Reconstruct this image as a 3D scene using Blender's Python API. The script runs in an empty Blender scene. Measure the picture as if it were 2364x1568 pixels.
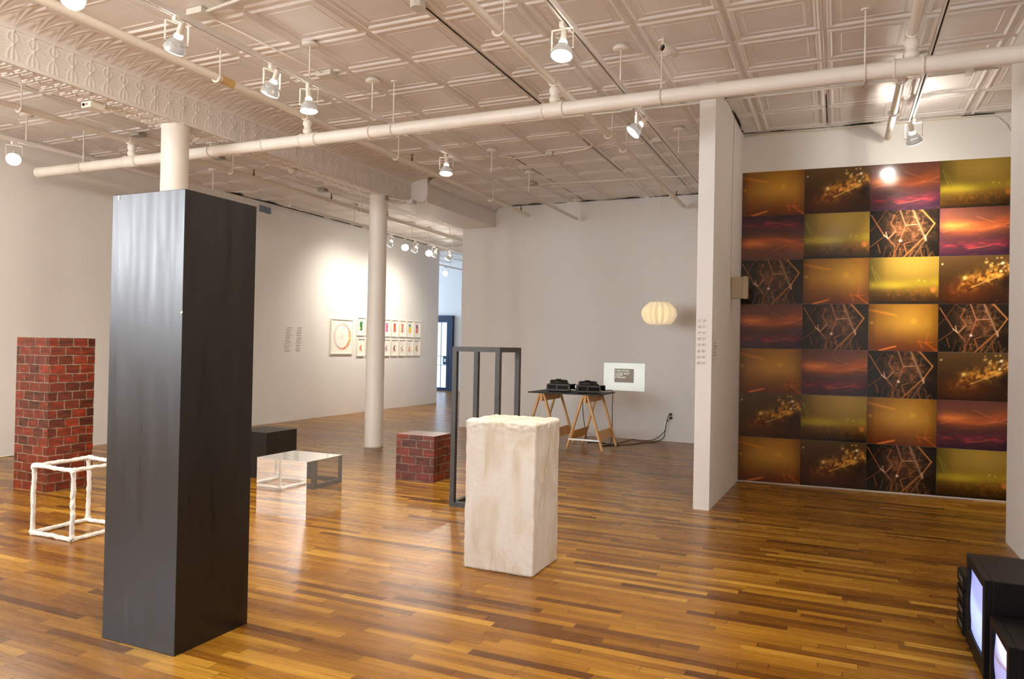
import bpy, bmesh, math, random
import numpy as np
from mathutils import Vector, Matrix, noise as mnoise
random.seed(7); rng = np.random.RandomState(5)
S = bpy.context.scene; C = S.collection
PI = math.pi
CEIL = 3.75

# ------------------------------------------------------------------ materials
def srgb(r, g, b):
    f = lambda c: (c/255/12.92) if c/255 <= .04045 else ((c/255+.055)/1.055)**2.4
    return (f(r), f(g), f(b), 1)
def newmat(name):
    m = bpy.data.materials.new(name); m.use_nodes = True
    nt = m.node_tree; b = nt.nodes['Principled BSDF']
    return m, nt, b
def N(nt, typ, **kw):
    n = nt.nodes.new(typ)
    for k, v in kw.items():
        if k.startswith('i_'):
            n.inputs[k[2:].replace('_', ' ')].default_value = v
        else: setattr(n, k, v)
    return n
def math_(nt, op, a, b=None, c=None):
    n = nt.nodes.new('ShaderNodeMath'); n.operation = op
    for i, v in enumerate((a, b, c)):
        if v is None: continue
        if isinstance(v, (int, float)): n.inputs[i].default_value = v
        else: nt.links.new(v, n.inputs[i])
    return n.outputs[0]
def ramp(nt, fac, stops, interp='LINEAR'):
    n = nt.nodes.new('ShaderNodeValToRGB'); n.color_ramp.interpolation = interp
    el = n.color_ramp.elements
    while len(el) < len(stops): el.new(0.5)
    for e, (p, c) in zip(el, stops): e.position = p; e.color = c
    nt.links.new(fac, n.inputs[0]); return n.outputs[0]
def mat(name, col, rough=.5, metal=0, bump=0, bscale=40, spec=None, emis=None, estr=0, var=0, vscale=6, stretch=(1, 1, 1)):
    m, nt, b = newmat(name)
    b.inputs['Base Color'].default_value = col
    b.inputs['Roughness'].default_value = rough; b.inputs['Metallic'].default_value = metal
    if spec is not None: b.inputs['Specular IOR Level'].default_value = spec
    if emis: b.inputs['Emission Color'].default_value = emis; b.inputs['Emission Strength'].default_value = estr
    if bump or var:
        tc = N(nt, 'ShaderNodeTexCoord'); mp = N(nt, 'ShaderNodeMapping'); mp.inputs['Scale'].default_value = stretch
        nt.links.new(tc.outputs['Object'], mp.inputs[0])
    if bump:
        t = N(nt, 'ShaderNodeTexNoise'); t.inputs['Scale'].default_value = bscale; t.inputs['Detail'].default_value = 4
        nt.links.new(mp.outputs[0], t.inputs['Vector'])
        bp = N(nt, 'ShaderNodeBump'); bp.inputs['Strength'].default_value = bump; bp.inputs['Distance'].default_value = .01
        nt.links.new(t.outputs[0], bp.inputs['Height']); nt.links.new(bp.outputs[0], b.inputs['Normal'])
    if var:
        t = N(nt, 'ShaderNodeTexNoise'); t.inputs['Scale'].default_value = vscale; t.inputs['Detail'].default_value = 6
        nt.links.new(mp.outputs[0], t.inputs['Vector'])
        d = tuple(c*(1-var) for c in col[:3])+(1,)
        nt.links.new(ramp(nt, t.outputs[0], [(.3, d), (.62, col)]), b.inputs['Base Color'])
    return m

WALLC = srgb(230, 226, 221)
M = {}
M['wall'] = mat('white_wall_paint', WALLC, .75, bump=.05, bscale=120, var=.03, vscale=1.5)
M['ceil'] = mat('pressed_tin_paint', srgb(229, 224, 219), .5, bump=.08, bscale=90, var=.06, vscale=5)
M['pipe'] = mat('pipe_paint', srgb(232, 224, 212), .45, bump=.06, bscale=60, var=.05, vscale=9)
M['column'] = mat('column_paint', srgb(228, 222, 212), .4, bump=.05, bscale=60, var=.04, vscale=4)
M['dirt_shade'] = mat('dark_gap', srgb(30, 24, 18), .9)  # near-black of dirty seams; also paints the dark inside gaps and pipe bore
M['whitemetal'] = mat('fixture_enamel', srgb(225, 218, 205), .4)
M['chrome'] = mat('lamp_reflector', srgb(205, 205, 200), .25, metal=.6)
M['chromeN'] = mat('lamp_reflector_glass', srgb(176, 174, 170), .3, metal=.25, emis=(1, .95, .88, 1), estr=.10)
M['bulb'] = mat('lamp_lens_lit', (1, .95, .85, 1), .4, emis=(1, .93, .80, 1), estr=22)
M['bulbneck'] = mat('lamp_neck_lit', (1, .95, .85, 1), .4, emis=(1, .9, .75, 1), estr=2.6)
M['black'] = mat('black_plastic', srgb(9, 8, 8), .5, spec=.22, bump=.05, bscale=200)
M['darkgrey'] = mat('dark_grey_plastic', srgb(78, 74, 66), .45)
M['rubber'] = mat('black_rubber', srgb(14, 13, 12), .6)
M['tabletop'] = mat('black_board', srgb(26, 26, 27), .55)
M['pine'] = mat('pine_wood', srgb(226, 172, 104), .5, var=.25, vscale=5, stretch=(6, 6, 1))
M['alu'] = mat('aluminium_strip', srgb(200, 198, 190), .35, metal=.7)
M['plaster'] = mat('white_plaster', srgb(222, 216, 208), .8, bump=.5, bscale=34, var=.20, vscale=3, stretch=(3, 3, .9))
M['frame_white'] = mat('white_frame', srgb(236, 230, 218), .4)
M['mount'] = mat('white_mount', srgb(240, 236, 226), .6)
M['steel'] = mat('dark_steel', srgb(52, 46, 40), .45, metal=.15, bump=.12, bscale=50, var=.25, vscale=10)
M['ink'] = mat('grey_vinyl', srgb(221, 216, 209), .7)
M['ink2'] = mat('dark_vinyl', srgb(182, 170, 158), .7)
M['bluegrey'] = mat('blue_grey_plate', srgb(110, 120, 140), .3)
M['beige'] = mat('beige_plastic', srgb(190, 175, 150), .5)
M['blueframe'] = mat('blue_door_metal', srgb(16, 34, 66), .4)
M['mirror'] = mat('mirror', (.90, .89, .87, 1), .025, metal=.84)
M['boxmetal'] = mat('junction_box_metal', srgb(205, 198, 186), .5, bump=.08, bscale=80)
M['rust'] = mat('rust_patch', srgb(205, 170, 112), .8)
M['galv'] = mat('grey_box', srgb(165, 160, 150), .5)
M['brass'] = mat('sprinkler_brass', srgb(110, 70, 45), .4, metal=.6)
M['winframe'] = mat('window_frame_paint', srgb(225, 225, 222), .5)
M['daylight'] = mat('daylit_glass', (.7, .8, 1, 1), .2, emis=(.84, .93, .96, 1), estr=10)

def floor_mat():
    m, nt, b = newmat('oak_strip_floor'); L = nt.links
    g = N(nt, 'ShaderNodeNewGeometry'); sp = N(nt, 'ShaderNodeSeparateXYZ'); L.new(g.outputs['Position'], sp.inputs[0])
    X, Y = sp.outputs[0], sp.outputs[1]
    yw = math_(nt, 'DIVIDE', Y, .057); row = math_(nt, 'FLOOR', yw); fy = math_(nt, 'FRACT', yw)
    w1 = N(nt, 'ShaderNodeTexWhiteNoise', noise_dimensions='1D'); L.new(row, w1.inputs['W'])
    ln = math_(nt, 'MULTIPLY_ADD', w1.outputs[0], .55, .45)
    xs = math_(nt, 'ADD', math_(nt, 'DIVIDE', X, ln), math_(nt, 'MULTIPLY', w1.outputs[0], 37.3))
    ix = math_(nt, 'FLOOR', xs); fx = math_(nt, 'FRACT', xs)
    cb = N(nt, 'ShaderNodeCombineXYZ'); L.new(ix, cb.inputs[0]); L.new(row, cb.inputs[1])
    w2 = N(nt, 'ShaderNodeTexWhiteNoise', noise_dimensions='2D'); L.new(cb.outputs[0], w2.inputs['Vector'])
    rnd = w2.outputs[0]
    base = ramp(nt, rnd, [(0, srgb(92, 54, 14)), (.10, srgb(122, 77, 20)), (.45, srgb(144, 97, 25)), (.8, srgb(160, 112, 32)), (1, srgb(184, 137, 52))])
    # grain
    cv = N(nt, 'ShaderNodeCombineXYZ')
    L.new(math_(nt, 'MULTIPLY_ADD', rnd, 20, math_(nt, 'MULTIPLY', X, 2.2)), cv.inputs[0]); L.new(math_(nt, 'MULTIPLY', Y, 75), cv.inputs[1]); L.new(math_(nt, 'MULTIPLY', rnd, 9), cv.inputs[2])
    gn = N(nt, 'ShaderNodeTexNoise'); gn.inputs['Scale'].default_value = 1; gn.inputs['Detail'].default_value = 5; gn.inputs['Distortion'].default_value = .6
    L.new(cv.outputs[0], gn.inputs['Vector'])
    grain = ramp(nt, gn.outputs[0], [(.30, (.58, .50, .42, 1)), (.5, (1, 1, 1, 1)), (.75, (1.1, 1.06, 1.0, 1))])
    mx = N(nt, 'ShaderNodeMix', data_type='RGBA', blend_type='MULTIPLY'); mx.inputs[0].default_value = .8
    L.new(base, mx.inputs[6]); L.new(grain, mx.inputs[7])
    # wear blotches
    bn = N(nt, 'ShaderNodeTexNoise'); bn.inputs['Scale'].default_value = 1.6; bn.inputs['Detail'].default_value = 5
    mp = N(nt, 'ShaderNodeMapping'); mp.inputs['Scale'].default_value = (1, 2.2, 1); L.new(g.outputs['Position'], mp.inputs[0]); L.new(mp.outputs[0], bn.inputs['Vector'])
    wear = ramp(nt, bn.outputs[0], [(.32, (.74, .66, .60, 1)), (.55, (1, 1, 1, 1))])
    m2 = N(nt, 'ShaderNodeMix', data_type='RGBA', blend_type='MULTIPLY'); m2.inputs[0].default_value = .75
    L.new(mx.outputs[2], m2.inputs[6]); L.new(wear, m2.inputs[7])
    # gaps
    gy = math_(nt, 'LESS_THAN', fy, .045)
    gx = math_(nt, 'LESS_THAN', math_(nt, 'MULTIPLY', fx, ln), .0035)
    gap = math_(nt, 'MAXIMUM', math_(nt, 'MULTIPLY', gy, math_(nt, 'MULTIPLY_ADD', w2.outputs[0], .6, .25)), gx)
    m3 = N(nt, 'ShaderNodeMix', data_type='RGBA'); L.new(math_(nt, 'MULTIPLY', gap, .75), m3.inputs[0])
    L.new(m2.outputs[2], m3.inputs[6]); m3.inputs[7].default_value = srgb(46, 24, 10)
    L.new(m3.outputs[2], b.inputs['Base Color'])
    rr = N(nt, 'ShaderNodeMapRange'); rr.inputs['To Min'].default_value = .2; rr.inputs['To Max'].default_value = .34
    L.new(gn.outputs[0], rr.inputs[0]); L.new(rr.outputs[0], b.inputs['Roughness'])
    hh = math_(nt, 'SUBTRACT', math_(nt, 'MULTIPLY_ADD', rnd, .35, math_(nt, 'MULTIPLY', gn.outputs[0], .35)), gap)
    bp = N(nt, 'ShaderNodeBump'); bp.inputs['Strength'].default_value = .22; bp.inputs['Distance'].default_value = .003
    L.new(hh, bp.inputs['Height']); L.new(bp.outputs[0], b.inputs['Normal'])
    b.inputs['Specular IOR Level'].default_value = .28
    return m
M['floor'] = floor_mat()

def brick_mat(name, bw, rh, seed):
    """painted faux brick: UV (metres) with hand-painted wobble"""
    m, nt, b = newmat(name); L = nt.links
    uv = N(nt, 'ShaderNodeUVMap')
    wob = N(nt, 'ShaderNodeTexNoise'); wob.inputs['Scale'].default_value = 7; L.new(uv.outputs[0], wob.inputs['Vector'])
    vm = N(nt, 'ShaderNodeVectorMath', operation='MULTIPLY_ADD'); L.new(wob.outputs['Color'], vm.inputs[0])
    vm.inputs[1].default_value = (.022, .016, 0); L.new(uv.outputs[0], vm.inputs[2])
    br = N(nt, 'ShaderNodeTexBrick'); L.new(vm.outputs[0], br.inputs['Vector'])
    br.inputs['Scale'].default_value = 1; br.inputs['Brick Width'].default_value = bw; br.inputs['Row Height'].default_value = rh
    br.inputs['Mortar Size'].default_value = .0042; br.inputs['Mortar Smooth'].default_value = .25; br.inputs['Bias'].default_value = -.1
    br.inputs['Color1'].default_value = (0, 0, 0, 1); br.inputs['Color2'].default_value = (1, 1, 1, 1); br.inputs['Mortar'].default_value = (.5, .5, .5, 1)
    nz = N(nt, 'ShaderNodeTexNoise'); nz.inputs['Scale'].default_value = 1; nz.inputs['Detail'].default_value = 5
    mp = N(nt, 'ShaderNodeMapping'); mp.inputs['Scale'].default_value = (9, 34, 1); L.new(uv.outputs[0], mp.inputs[0]); L.new(mp.outputs[0], nz.inputs['Vector'])
    s = math_(nt, 'MULTIPLY_ADD', br.outputs['Color'], .26, math_(nt, 'MULTIPLY', nz.outputs[0], .75))
    col = ramp(nt, s, [(.20, srgb(34, 20, 11)), (.38, srgb(78, 32, 16)), (.58, srgb(112, 40, 18)), (.85, srgb(164, 52, 24))])
    mx = N(nt, 'ShaderNodeMix', data_type='RGBA'); L.new(br.outputs['Fac'], mx.inputs[0]); L.new(col, mx.inputs[6])
    n2 = N(nt, 'ShaderNodeTexNoise'); n2.inputs['Scale'].default_value = 14; L.new(uv.outputs[0], n2.inputs['Vector'])
    L.new(ramp(nt, n2.outputs[0], [(.35, srgb(82, 72, 52)), (.6, srgb(132, 126, 108))]), mx.inputs[7])
    L.new(mx.outputs[2], b.inputs['Base Color']); b.inputs['Roughness'].default_value = .33
    b.inputs['Specular IOR Level'].default_value = .45
    bp = N(nt, 'ShaderNodeBump'); bp.inputs['Strength'].default_value = .15; bp.inputs['Distance'].default_value = .004
    L.new(nz.outputs[0], bp.inputs['Height']); L.new(bp.outputs[0], b.inputs['Normal'])
    return m
M['brick'] = brick_mat('painted_brick', .142, .082, 1)
M['brick2'] = brick_mat('painted_brick_wide', .172, .084, 2)

def graphite():
    m, nt, b = newmat('graphite_steel'); L = nt.links
    tc = N(nt, 'ShaderNodeTexCoord'); mp = N(nt, 'ShaderNodeMapping'); mp.inputs['Scale'].default_value = (16, 16, 1.3)
    L.new(tc.outputs['Object'], mp.inputs[0])
    n = N(nt, 'ShaderNodeTexNoise'); n.inputs['Scale'].default_value = 1.5; n.inputs['Detail'].default_value = 6; n.inputs['Distortion'].default_value = .25; L.new(mp.outputs[0], n.inputs['Vector'])
    L.new(ramp(nt, n.outputs[0], [(.3, srgb(12, 8, 5)), (.7, srgb(24, 18, 12))]), b.inputs['Base Color'])
    mr = N(nt, 'ShaderNodeMapRange'); mr.inputs['To Min'].default_value = .20; mr.inputs['To Max'].default_value = .44; L.new(n.outputs[0], mr.inputs[0]); L.new(mr.outputs[0], b.inputs['Roughness'])
    bp = N(nt, 'ShaderNodeBump'); bp.inputs['Strength'].default_value = .05; bp.inputs['Distance'].default_value = .002; L.new(n.outputs[0], bp.inputs['Height']); L.new(bp.outputs[0], b.inputs['Normal'])
    b.inputs['Metallic'].default_value = 0; b.inputs['Specular IOR Level'].default_value = .5
    return m
M['graphite'] = graphite()

def paper_shade():
    m, nt, b = newmat('pleated_shade_foil')
    b.inputs['Base Color'].default_value = srgb(246, 226, 180); b.inputs['Roughness'].default_value = .6
    b.inputs['Emission Color'].default_value = (1, .84, .58, 1); b.inputs['Emission Strength'].default_value = .22
    return m
M['shade'] = paper_shade()

def vcol_mat(name, rough, emis=0, spec=.5):
    m, nt, b = newmat(name); a = N(nt, 'ShaderNodeVertexColor'); a.layer_name = 'Col'
    nt.links.new(a.outputs[0], b.inputs['Base Color']); b.inputs['Roughness'].default_value = rough; b.inputs['Specular IOR Level'].default_value = spec
    if emis: nt.links.new(a.outputs[0], b.inputs['Emission Color']); b.inputs['Emission Strength'].default_value = emis
    return m
M['print'] = vcol_mat('glossy_photo_print', .16, spec=.5)
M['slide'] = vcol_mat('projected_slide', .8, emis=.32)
M['art'] = vcol_mat('paper_art', .6)
M['screen'] = vcol_mat('tv_screen_lit', .15, emis=.52)

# ------------------------------------------------------------------ mesh builder
class MB:
    def __init__(s): s.v = []; s.f = []; s.sm = []
    def add(s, vs, fs, smooth=False):
        o = len(s.v); s.v += [tuple(v) for v in vs]; s.f += [tuple(i+o for i in f) for f in fs]; s.sm += [smooth]*len(fs); return s
    def box(s, x0, x1, y0, y1, z0, z1, bev=0):
        if bev:
            return s.bevbox(x0, x1, y0, y1, z0, z1, bev)
        vs = [(x, y, z) for z in (z0, z1) for y in (y0, y1) for x in (x0, x1)]
        return s.add(vs, [(0, 2, 3, 1), (4, 5, 7, 6), (0, 1, 5, 4), (2, 6, 7, 3), (0, 4, 6, 2), (1, 3, 7, 5)])
    def bevbox(s, x0, x1, y0, y1, z0, z1, b):
        bm = bmesh.new(); bmesh.ops.create_cube(bm, size=1)
        for v in bm.verts: v.co = Vector(((x0+x1)/2+v.co.x*(x1-x0), (y0+y1)/2+v.co.y*(y1-y0), (z0+z1)/2+v.co.z*(z1-z0)))
        bmesh.ops.bevel(bm, geom=bm.edges[:]+bm.verts[:], offset=b, segments=2, affect='EDGES', profile=.6)
        bm.verts.index_update(); s.add([v.co[:] for v in bm.verts], [[v.index for v in f.verts] for f in bm.faces]); bm.free(); return s
    def obox(s, p, ax, ay, az, hx, hy, hz):
        """oriented box"""
        p = Vector(p); ax, ay, az = Vector(ax).normalized(), Vector(ay).normalized(), Vector(az).normalized()
        vs = [p+ax*hx*i+ay*hy*j+az*hz*k for k in (-1, 1) for j in (-1, 1) for i in (-1, 1)]
        return s.add(vs, [(0, 2, 3, 1), (4, 5, 7, 6), (0, 1, 5, 4), (2, 6, 7, 3), (0, 4, 6, 2), (1, 3, 7, 5)])
    def bar(s, a, b, w, h, up=(0, 0, 1)):
        a, b = Vector(a), Vector(b); d = (b-a).normalized(); u = Vector(up)
        if abs(d.dot(u)) > .99: u = Vector((1, 0, 0))
        r = d.cross(u).normalized(); u = r.cross(d)
        return s.obox((a+b)/2, d, r, u, (b-a).length/2, w/2, h/2)
    def cyl(s, a, b, r, r2=None, n=16, caps=True):
        a, b = Vector(a), Vector(b); r2 = r if r2 is None else r2; d = (b-a).normalized()
        u = d.orthogonal().normalized(); w = d.cross(u)
        ring = lambda p, q: [p+(u*math.cos(2*PI*i/n)+w*math.sin(2*PI*i/n))*q for i in range(n)]
        s.add(ring(a, r)+ring(b, r2), [(i, (i+1) % n, n+(i+1) % n, n+i) for i in range(n)], True)
        if caps:
            s.add(ring(a, r), [tuple(range(n))[::-1]]); s.add(ring(b, r2), [tuple(range(n))])
        return s
    def tube(s, pts, r, n=10, caps=True):
        pts = [Vector(p) for p in pts]; rs = r if isinstance(r, (list, tuple)) else [r]*len(pts)
        d0 = (pts[1]-pts[0]).normalized(); u = d0.orthogonal().normalized(); vs = []
        for k, p in enumerate(pts):
            d = (pts[min(k+1, len(pts)-1)]-pts[max(k-1, 0)]).normalized()
            u = (u-d*u.dot(d)).normalized(); w = d.cross(u)
            vs += [p+(u*math.cos(2*PI*i/n)+w*math.sin(2*PI*i/n))*rs[k] for i in range(n)]
        fs = [(k*n+i, k*n+(i+1) % n, (k+1)*n+(i+1) % n, (k+1)*n+i) for k in range(len(pts)-1) for i in range(n)]
        if caps: fs += [tuple(range(n))[::-1], tuple((len(pts)-1)*n+i for i in range(n))]
        return s.add(vs, fs, True)
    def lathe(s, prof, o=(0, 0, 0), ax=(0, 0, 1), n=24, smooth=True):
        """prof: list of (r, h) along axis ax from o"""
        o = Vector(o); d = Vector(ax).normalized(); u = d.orthogonal().normalized(); w = d.cross(u); vs = []
        for r, h in prof: vs += [o+d*h+(u*math.cos(2*PI*i/n)+w*math.sin(2*PI*i/n))*max(r, 1e-4) for i in range(n)]
        return s.add(vs, [(k*n+i, k*n+(i+1) % n, (k+1)*n+(i+1) % n, (k+1)*n+i) for k in range(len(prof)-1) for i in range(n)], smooth)
    def torus(s, c, ax, R, r, a0=0, a1=2*PI, ref=None, n=20):
        c = Vector(c); d = Vector(ax).normalized(); u = Vector(ref).normalized() if ref else d.orthogonal().normalized(); w = d.cross(u)
        full = abs(a1-a0-2*PI) < 1e-6
        pts = [c+(u*math.cos(a0+(a1-a0)*i/n)+w*math.sin(a0+(a1-a0)*i/n))*R for i in range(n+1)]
        return s.tube(pts, r, 8, not full)
    def obj(s, name, m, parent=None, loc=None, rz=0):
        me = bpy.data.meshes.new(name); me.from_pydata(s.v, [], s.f); me.materials.append(m)
        me.polygons.foreach_set('use_smooth', s.sm); me.update()
        bm = bmesh.new(); bm.from_mesh(me); bmesh.ops.recalc_face_normals(bm, faces=bm.faces); bm.to_mesh(me); bm.free()
        o = bpy.data.objects.new(name, me); C.objects.link(o)
        if parent: o.parent = parent
        if loc: o.location = loc
        if rz: o.rotation_euler = (0, 0, rz)
        return o
def thing(name, label, cat, loc=(0, 0, 0), rz=0, group=None):
    o = bpy.data.objects.new(name, None); C.objects.link(o); o.location = loc; o.rotation_euler = (0, 0, rz); o.empty_display_size = .1
    return tag(o, label, cat, group)
def tag(o, label, cat, group=None):
    o['label'] = label; o['category'] = cat
    if group: o['group'] = group
    return o
def struct(o): o['kind'] = 'structure'; return o
def place(o, loc):
    """move the origin of a mesh object to loc without moving the mesh"""
    o.data.transform(Matrix.Translation(-Vector(loc))); o.location = loc; return o
def copy_tree(o, parent=None):
    c = o.copy(); C.objects.link(c); c.parent = parent
    for ch in o.children: copy_tree(ch, c)
    return c

# ------------------------------------------------------------------ camera
f_px = 1685.34; yaw, pitch, roll = .419952, .0090628, .0197833
fw = Vector((-math.sin(yaw)*math.cos(pitch), math.cos(yaw)*math.cos(pitch), math.sin(pitch)))
r0 = Vector((math.cos(yaw), math.sin(yaw), 0)); u0 = r0.cross(fw)
rt = r0*math.cos(roll)+u0*math.sin(roll); up = -r0*math.sin(roll)+u0*math.cos(roll)
cam = bpy.data.cameras.new('camera'); co = bpy.data.objects.new('camera', cam); C.objects.link(co)
cam.sensor_width = 36; cam.lens = 36*f_px/2364; cam.clip_end = 100
mw = Matrix.Identity(4)
for i in range(3): mw[i][0] = rt[i]; mw[i][1] = up[i]; mw[i][2] = -fw[i]
mw[0][3], mw[1][3], mw[2][3] = 0, 0, 1.4
co.matrix_world = mw; S.camera = co

# ------------------------------------------------------------------ room shell
YB, YR = 11.1, -4.6              # back wall, rear wall
XL, XR = -8.82, 1.18
FARY, HALLE = 19.5, 15.36
struct(MB().box(-15, 3, YR-.2, FARY+.2, -.1, 0).obj('floor', M['floor']))
TW, TL = .628, .602
RINGS = [(.0, -.004), (.006, 0), (.022, 0), (.027, .006), (.036, .0125), (.046, .0125), (.055, .006), (.060, -.001), (.080, .001), (.108, .001), (.113, .0045), (.118, .0045), (.124, .0005)]
def tin_ceiling(x0, x1, y0, y1, z, xs=-3.27, ys=4.53):
    mb = MB(); i0 = math.floor((x0-xs)/TW); j0 = math.floor((y0-ys)/TL)
    for i in range(i0, math.ceil((x1-xs)/TW)):
        for j in range(j0, math.ceil((y1-ys)/TL)):
            a0 = max(xs+i*TW, x0); a1 = min(xs+(i+1)*TW, x1); b0 = max(ys+j*TL, y0); b1 = min(ys+(j+1)*TL, y1)
            if a1-a0 < .01 or b1-b0 < .01: continue
            rings = [r for r in RINGS if r[0] < min(a1-a0, b1-b0)/2-.01]
            vs = []; fs = []
            jz = mnoise.noise(Vector((i*3.1, j*2.7, 0)))*.003
            for d, h in rings:
                zz = z-h+jz
                vs += [(a0+d, b0+d, zz), (a1-d, b0+d, zz), (a1-d, b1-d, zz), (a0+d, b1-d, zz)]
            for k in range(len(rings)-1):
                for q in range(4): fs.append((4*k+q, 4*k+(q+1) % 4, 4*k+4+(q+1) % 4, 4*k+4+q))
            k = 4*(len(rings)-1); fs.append((k, k+1, k+2, k+3)); mb.add(vs, fs)
    return mb
cl = struct(tin_ceiling(-8.82, 2.6, YR, HALLE, CEIL).obj('ceiling', M['ceil']))
MB().box(-9.0, 2.8, YR-.2, HALLE, CEIL+.03, CEIL+.12).obj('ceiling_deck', M['wall'], cl)
struct(tin_ceiling(-14.9, -5.8, HALLE, FARY, CEIL+.15).obj('ceiling', M['ceil'])); 
W_ = lambda n, *b: struct(MB().box(*b).obj(n, M['wall']))
wl = W_('wall_left', XL-.15, XL, YR-.15, HALLE, -.02, CEIL+.05)
W_('wall_hall_header', XL, -5.85, HALLE-.1, HALLE+.02, CEIL-.10, CEIL+.3)
W_('wall_hall_return', -14.9, XL-.15, HALLE-.12, HALLE, -.02, CEIL+.2)
W_('wall_far', -14.9, -5.7, FARY, FARY+.15, -.02, CEIL+.2)
W_('wall_far_left', -15, -14.85, HALLE, FARY, -.02, CEIL+.2)
W_('wall_hall_right', -5.85, -5.7, YB+.12, FARY, -.02, CEIL+.2)
W_('wall_back', -5.92, 2.6, YB, YB+.14, -.02, CEIL+.03)
W_('wall_rear', XL-.15, XR+.2, YR-.15, YR, -.02, CEIL+.05)
# partition (long edge towards the room end) and right wall
pm = MB(); pz = CEIL+.02
for (a, b) in [(None, None)]:
    q = [(-1.143, 6.53), (-1.005, 6.525), (-.966, 8.10), (-.96, YB), (-1.10, YB)]
    n_ = len(q); vs = [(x, y, -.02) for x, y in q]+[(x, y, pz) for x, y in q]
    pm.add(vs, [tuple(range(n_))[::-1], tuple(range(n_, 2*n_))]+[(i, (i+1) % n_, n_+(i+1) % n_, n_+i) for i in range(n_)])
struct(pm.obj('wall_partition', M['wall']))
rw = MB(); q = [(1.205, YR), (1.173, 6.55), (1.20, 6.60), (1.36, 6.60), (1.36, YR)]; n_ = 5
vs = [(x, y, -.02) for x, y in q]+[(x, y, CEIL+.02) for x, y in q]
rw.add(vs, [tuple(range(n_))[::-1], tuple(range(n_, 2*n_))]+[(i, (i+1) % n_, n_+(i+1) % n_, n_+i) for i in range(n_)])
struct(rw.obj('wall_right', M['wall']))
W_('wall_alcove_right', 2.45, 2.6, 6.45, YB, -.02, CEIL+.03)
W_('wall_alcove_front', 1.36, 2.6, 6.45, 6.6, -.02, CEIL+.03)
# print wall, very slightly out of square
PA = .062; PO = Vector((-.968, 8.172, 0)); PD = Vector((math.cos(PA), math.sin(PA), 0)); PN = Vector((-PD.y, PD.x, 0))
pw = MB(); q = [PO-PD*.0, PO+PD*3.6, PO+PD*3.6+PN*.12, PO+PN*.12]
vs = [(p.x, p.y, -.02) for p in q]+[(p.x, p.y, CEIL+.02) for p in q]
pw.add(vs, [(3, 2, 1, 0), (4, 5, 6, 7)]+[(i, (i+1) % 4, 4+(i+1) % 4, 4+i) for i in range(4)])
struct(pw.obj('wall_print', M['wall']))
# ragged dark gaps where walls meet the tin
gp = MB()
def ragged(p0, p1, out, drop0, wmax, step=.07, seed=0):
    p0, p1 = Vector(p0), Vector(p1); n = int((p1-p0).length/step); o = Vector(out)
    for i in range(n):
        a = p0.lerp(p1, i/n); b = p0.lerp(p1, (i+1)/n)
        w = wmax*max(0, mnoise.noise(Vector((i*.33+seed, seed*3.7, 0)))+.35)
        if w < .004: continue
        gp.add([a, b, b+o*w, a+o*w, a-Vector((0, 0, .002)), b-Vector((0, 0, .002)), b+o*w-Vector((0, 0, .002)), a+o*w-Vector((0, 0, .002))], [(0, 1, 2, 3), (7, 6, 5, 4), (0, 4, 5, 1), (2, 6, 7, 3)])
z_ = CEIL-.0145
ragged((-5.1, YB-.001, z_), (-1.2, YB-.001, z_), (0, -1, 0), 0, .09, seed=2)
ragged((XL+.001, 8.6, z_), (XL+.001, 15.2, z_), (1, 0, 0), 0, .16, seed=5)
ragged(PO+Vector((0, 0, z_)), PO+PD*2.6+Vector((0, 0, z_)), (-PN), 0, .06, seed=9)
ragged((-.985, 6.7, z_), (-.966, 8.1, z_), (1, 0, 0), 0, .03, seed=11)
gp.obj('ceiling_gap', M['dirt_shade'], cl)
sm = MB()
for xx, y0, y1, w in [(-2.655, 4.2, 6.9, .009), (-3.72, 8.1, 11.0, .008), (-2.655, 7.8, 9.4, .005), (-.13, 7.2, 8.1, .006), (-2.02, 7.4, 10.5, .004)]:
    n = int((y1-y0)/.08)
    for i in range(n):
        ww = w*(.4+.9*abs(mnoise.noise(Vector((i*.4, xx, 0))))+.3)
        sm.box(xx-ww, xx+ww*.4, y0+(y1-y0)*i/n, y0+(y1-y0)*(i+1)/n, CEIL-.003, CEIL+.004)
sm.obj('ceiling_seam', M['dirt_shade'], cl)

# ------------------------------------------------------------------ embossed beam
BX0, BX1, BZ = -5.92, -5.575, 3.40
PITCH = .153
def emb_face(y, z):
    """outward relief of the vertical face: pairs of pointed leaves crossing at a mid line"""
    if z < 3.43 or z > 3.655: return 0.004 if z < 3.43 else 0
    u = ((y-3.371)/PITCH) % 1.0; u = u-1 if u > .5 else u; h = 0
    if z > 3.55: t = (z-3.55)/.098; half = .25*math.sin(PI*min(1, t))
    else: t = (3.55-z)/.12; half = .25*math.sin(PI*min(1, t)*.62)
    h += .0085*math.exp(-((abs(u)-half)/.030)**2)+.010*math.exp(-(u/.028)**2)
    for k in (.35, .75): h += .0035*math.exp(-((abs(z-3.55)/PITCH-k*abs(u))/.03)**2)*min(1, abs(u)*6)
    h += .0012*mnoise.noise(Vector((y*60, z*60, 0)))
    for zz in (3.43, 3.55, 3.65): h += .004*math.exp(-((z-zz)/.004)**2)
    return h
def emb_cove(y, t):
    u = ((y-3.371)/PITCH) % 1.0
    s = abs(math.sin(PI*u))
    arc = math.exp(-((t-.25-.6*s)/.07)**2)+.7*math.exp(-((t-.05-.55*s)/.06)**2)
    rose = math.exp(-(((u-.5)/.16)**2+((t-.38)/.14)**2))+.8*math.exp(-(((u if u < .5 else u-1)/.10)**2+((t-.5)/.2)**2))
    lump = .6*mnoise.noise(Vector((u*9, t*8, 3)))
    return .012*arc+.011*rose+.004*lump
YS0, YS1 = 2.6, 8.85
ys = list(np.arange(YS0, YS1+.001, .0075)); zs = [3.40]+list(np.arange(3.41, 3.661, .0062))
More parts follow.
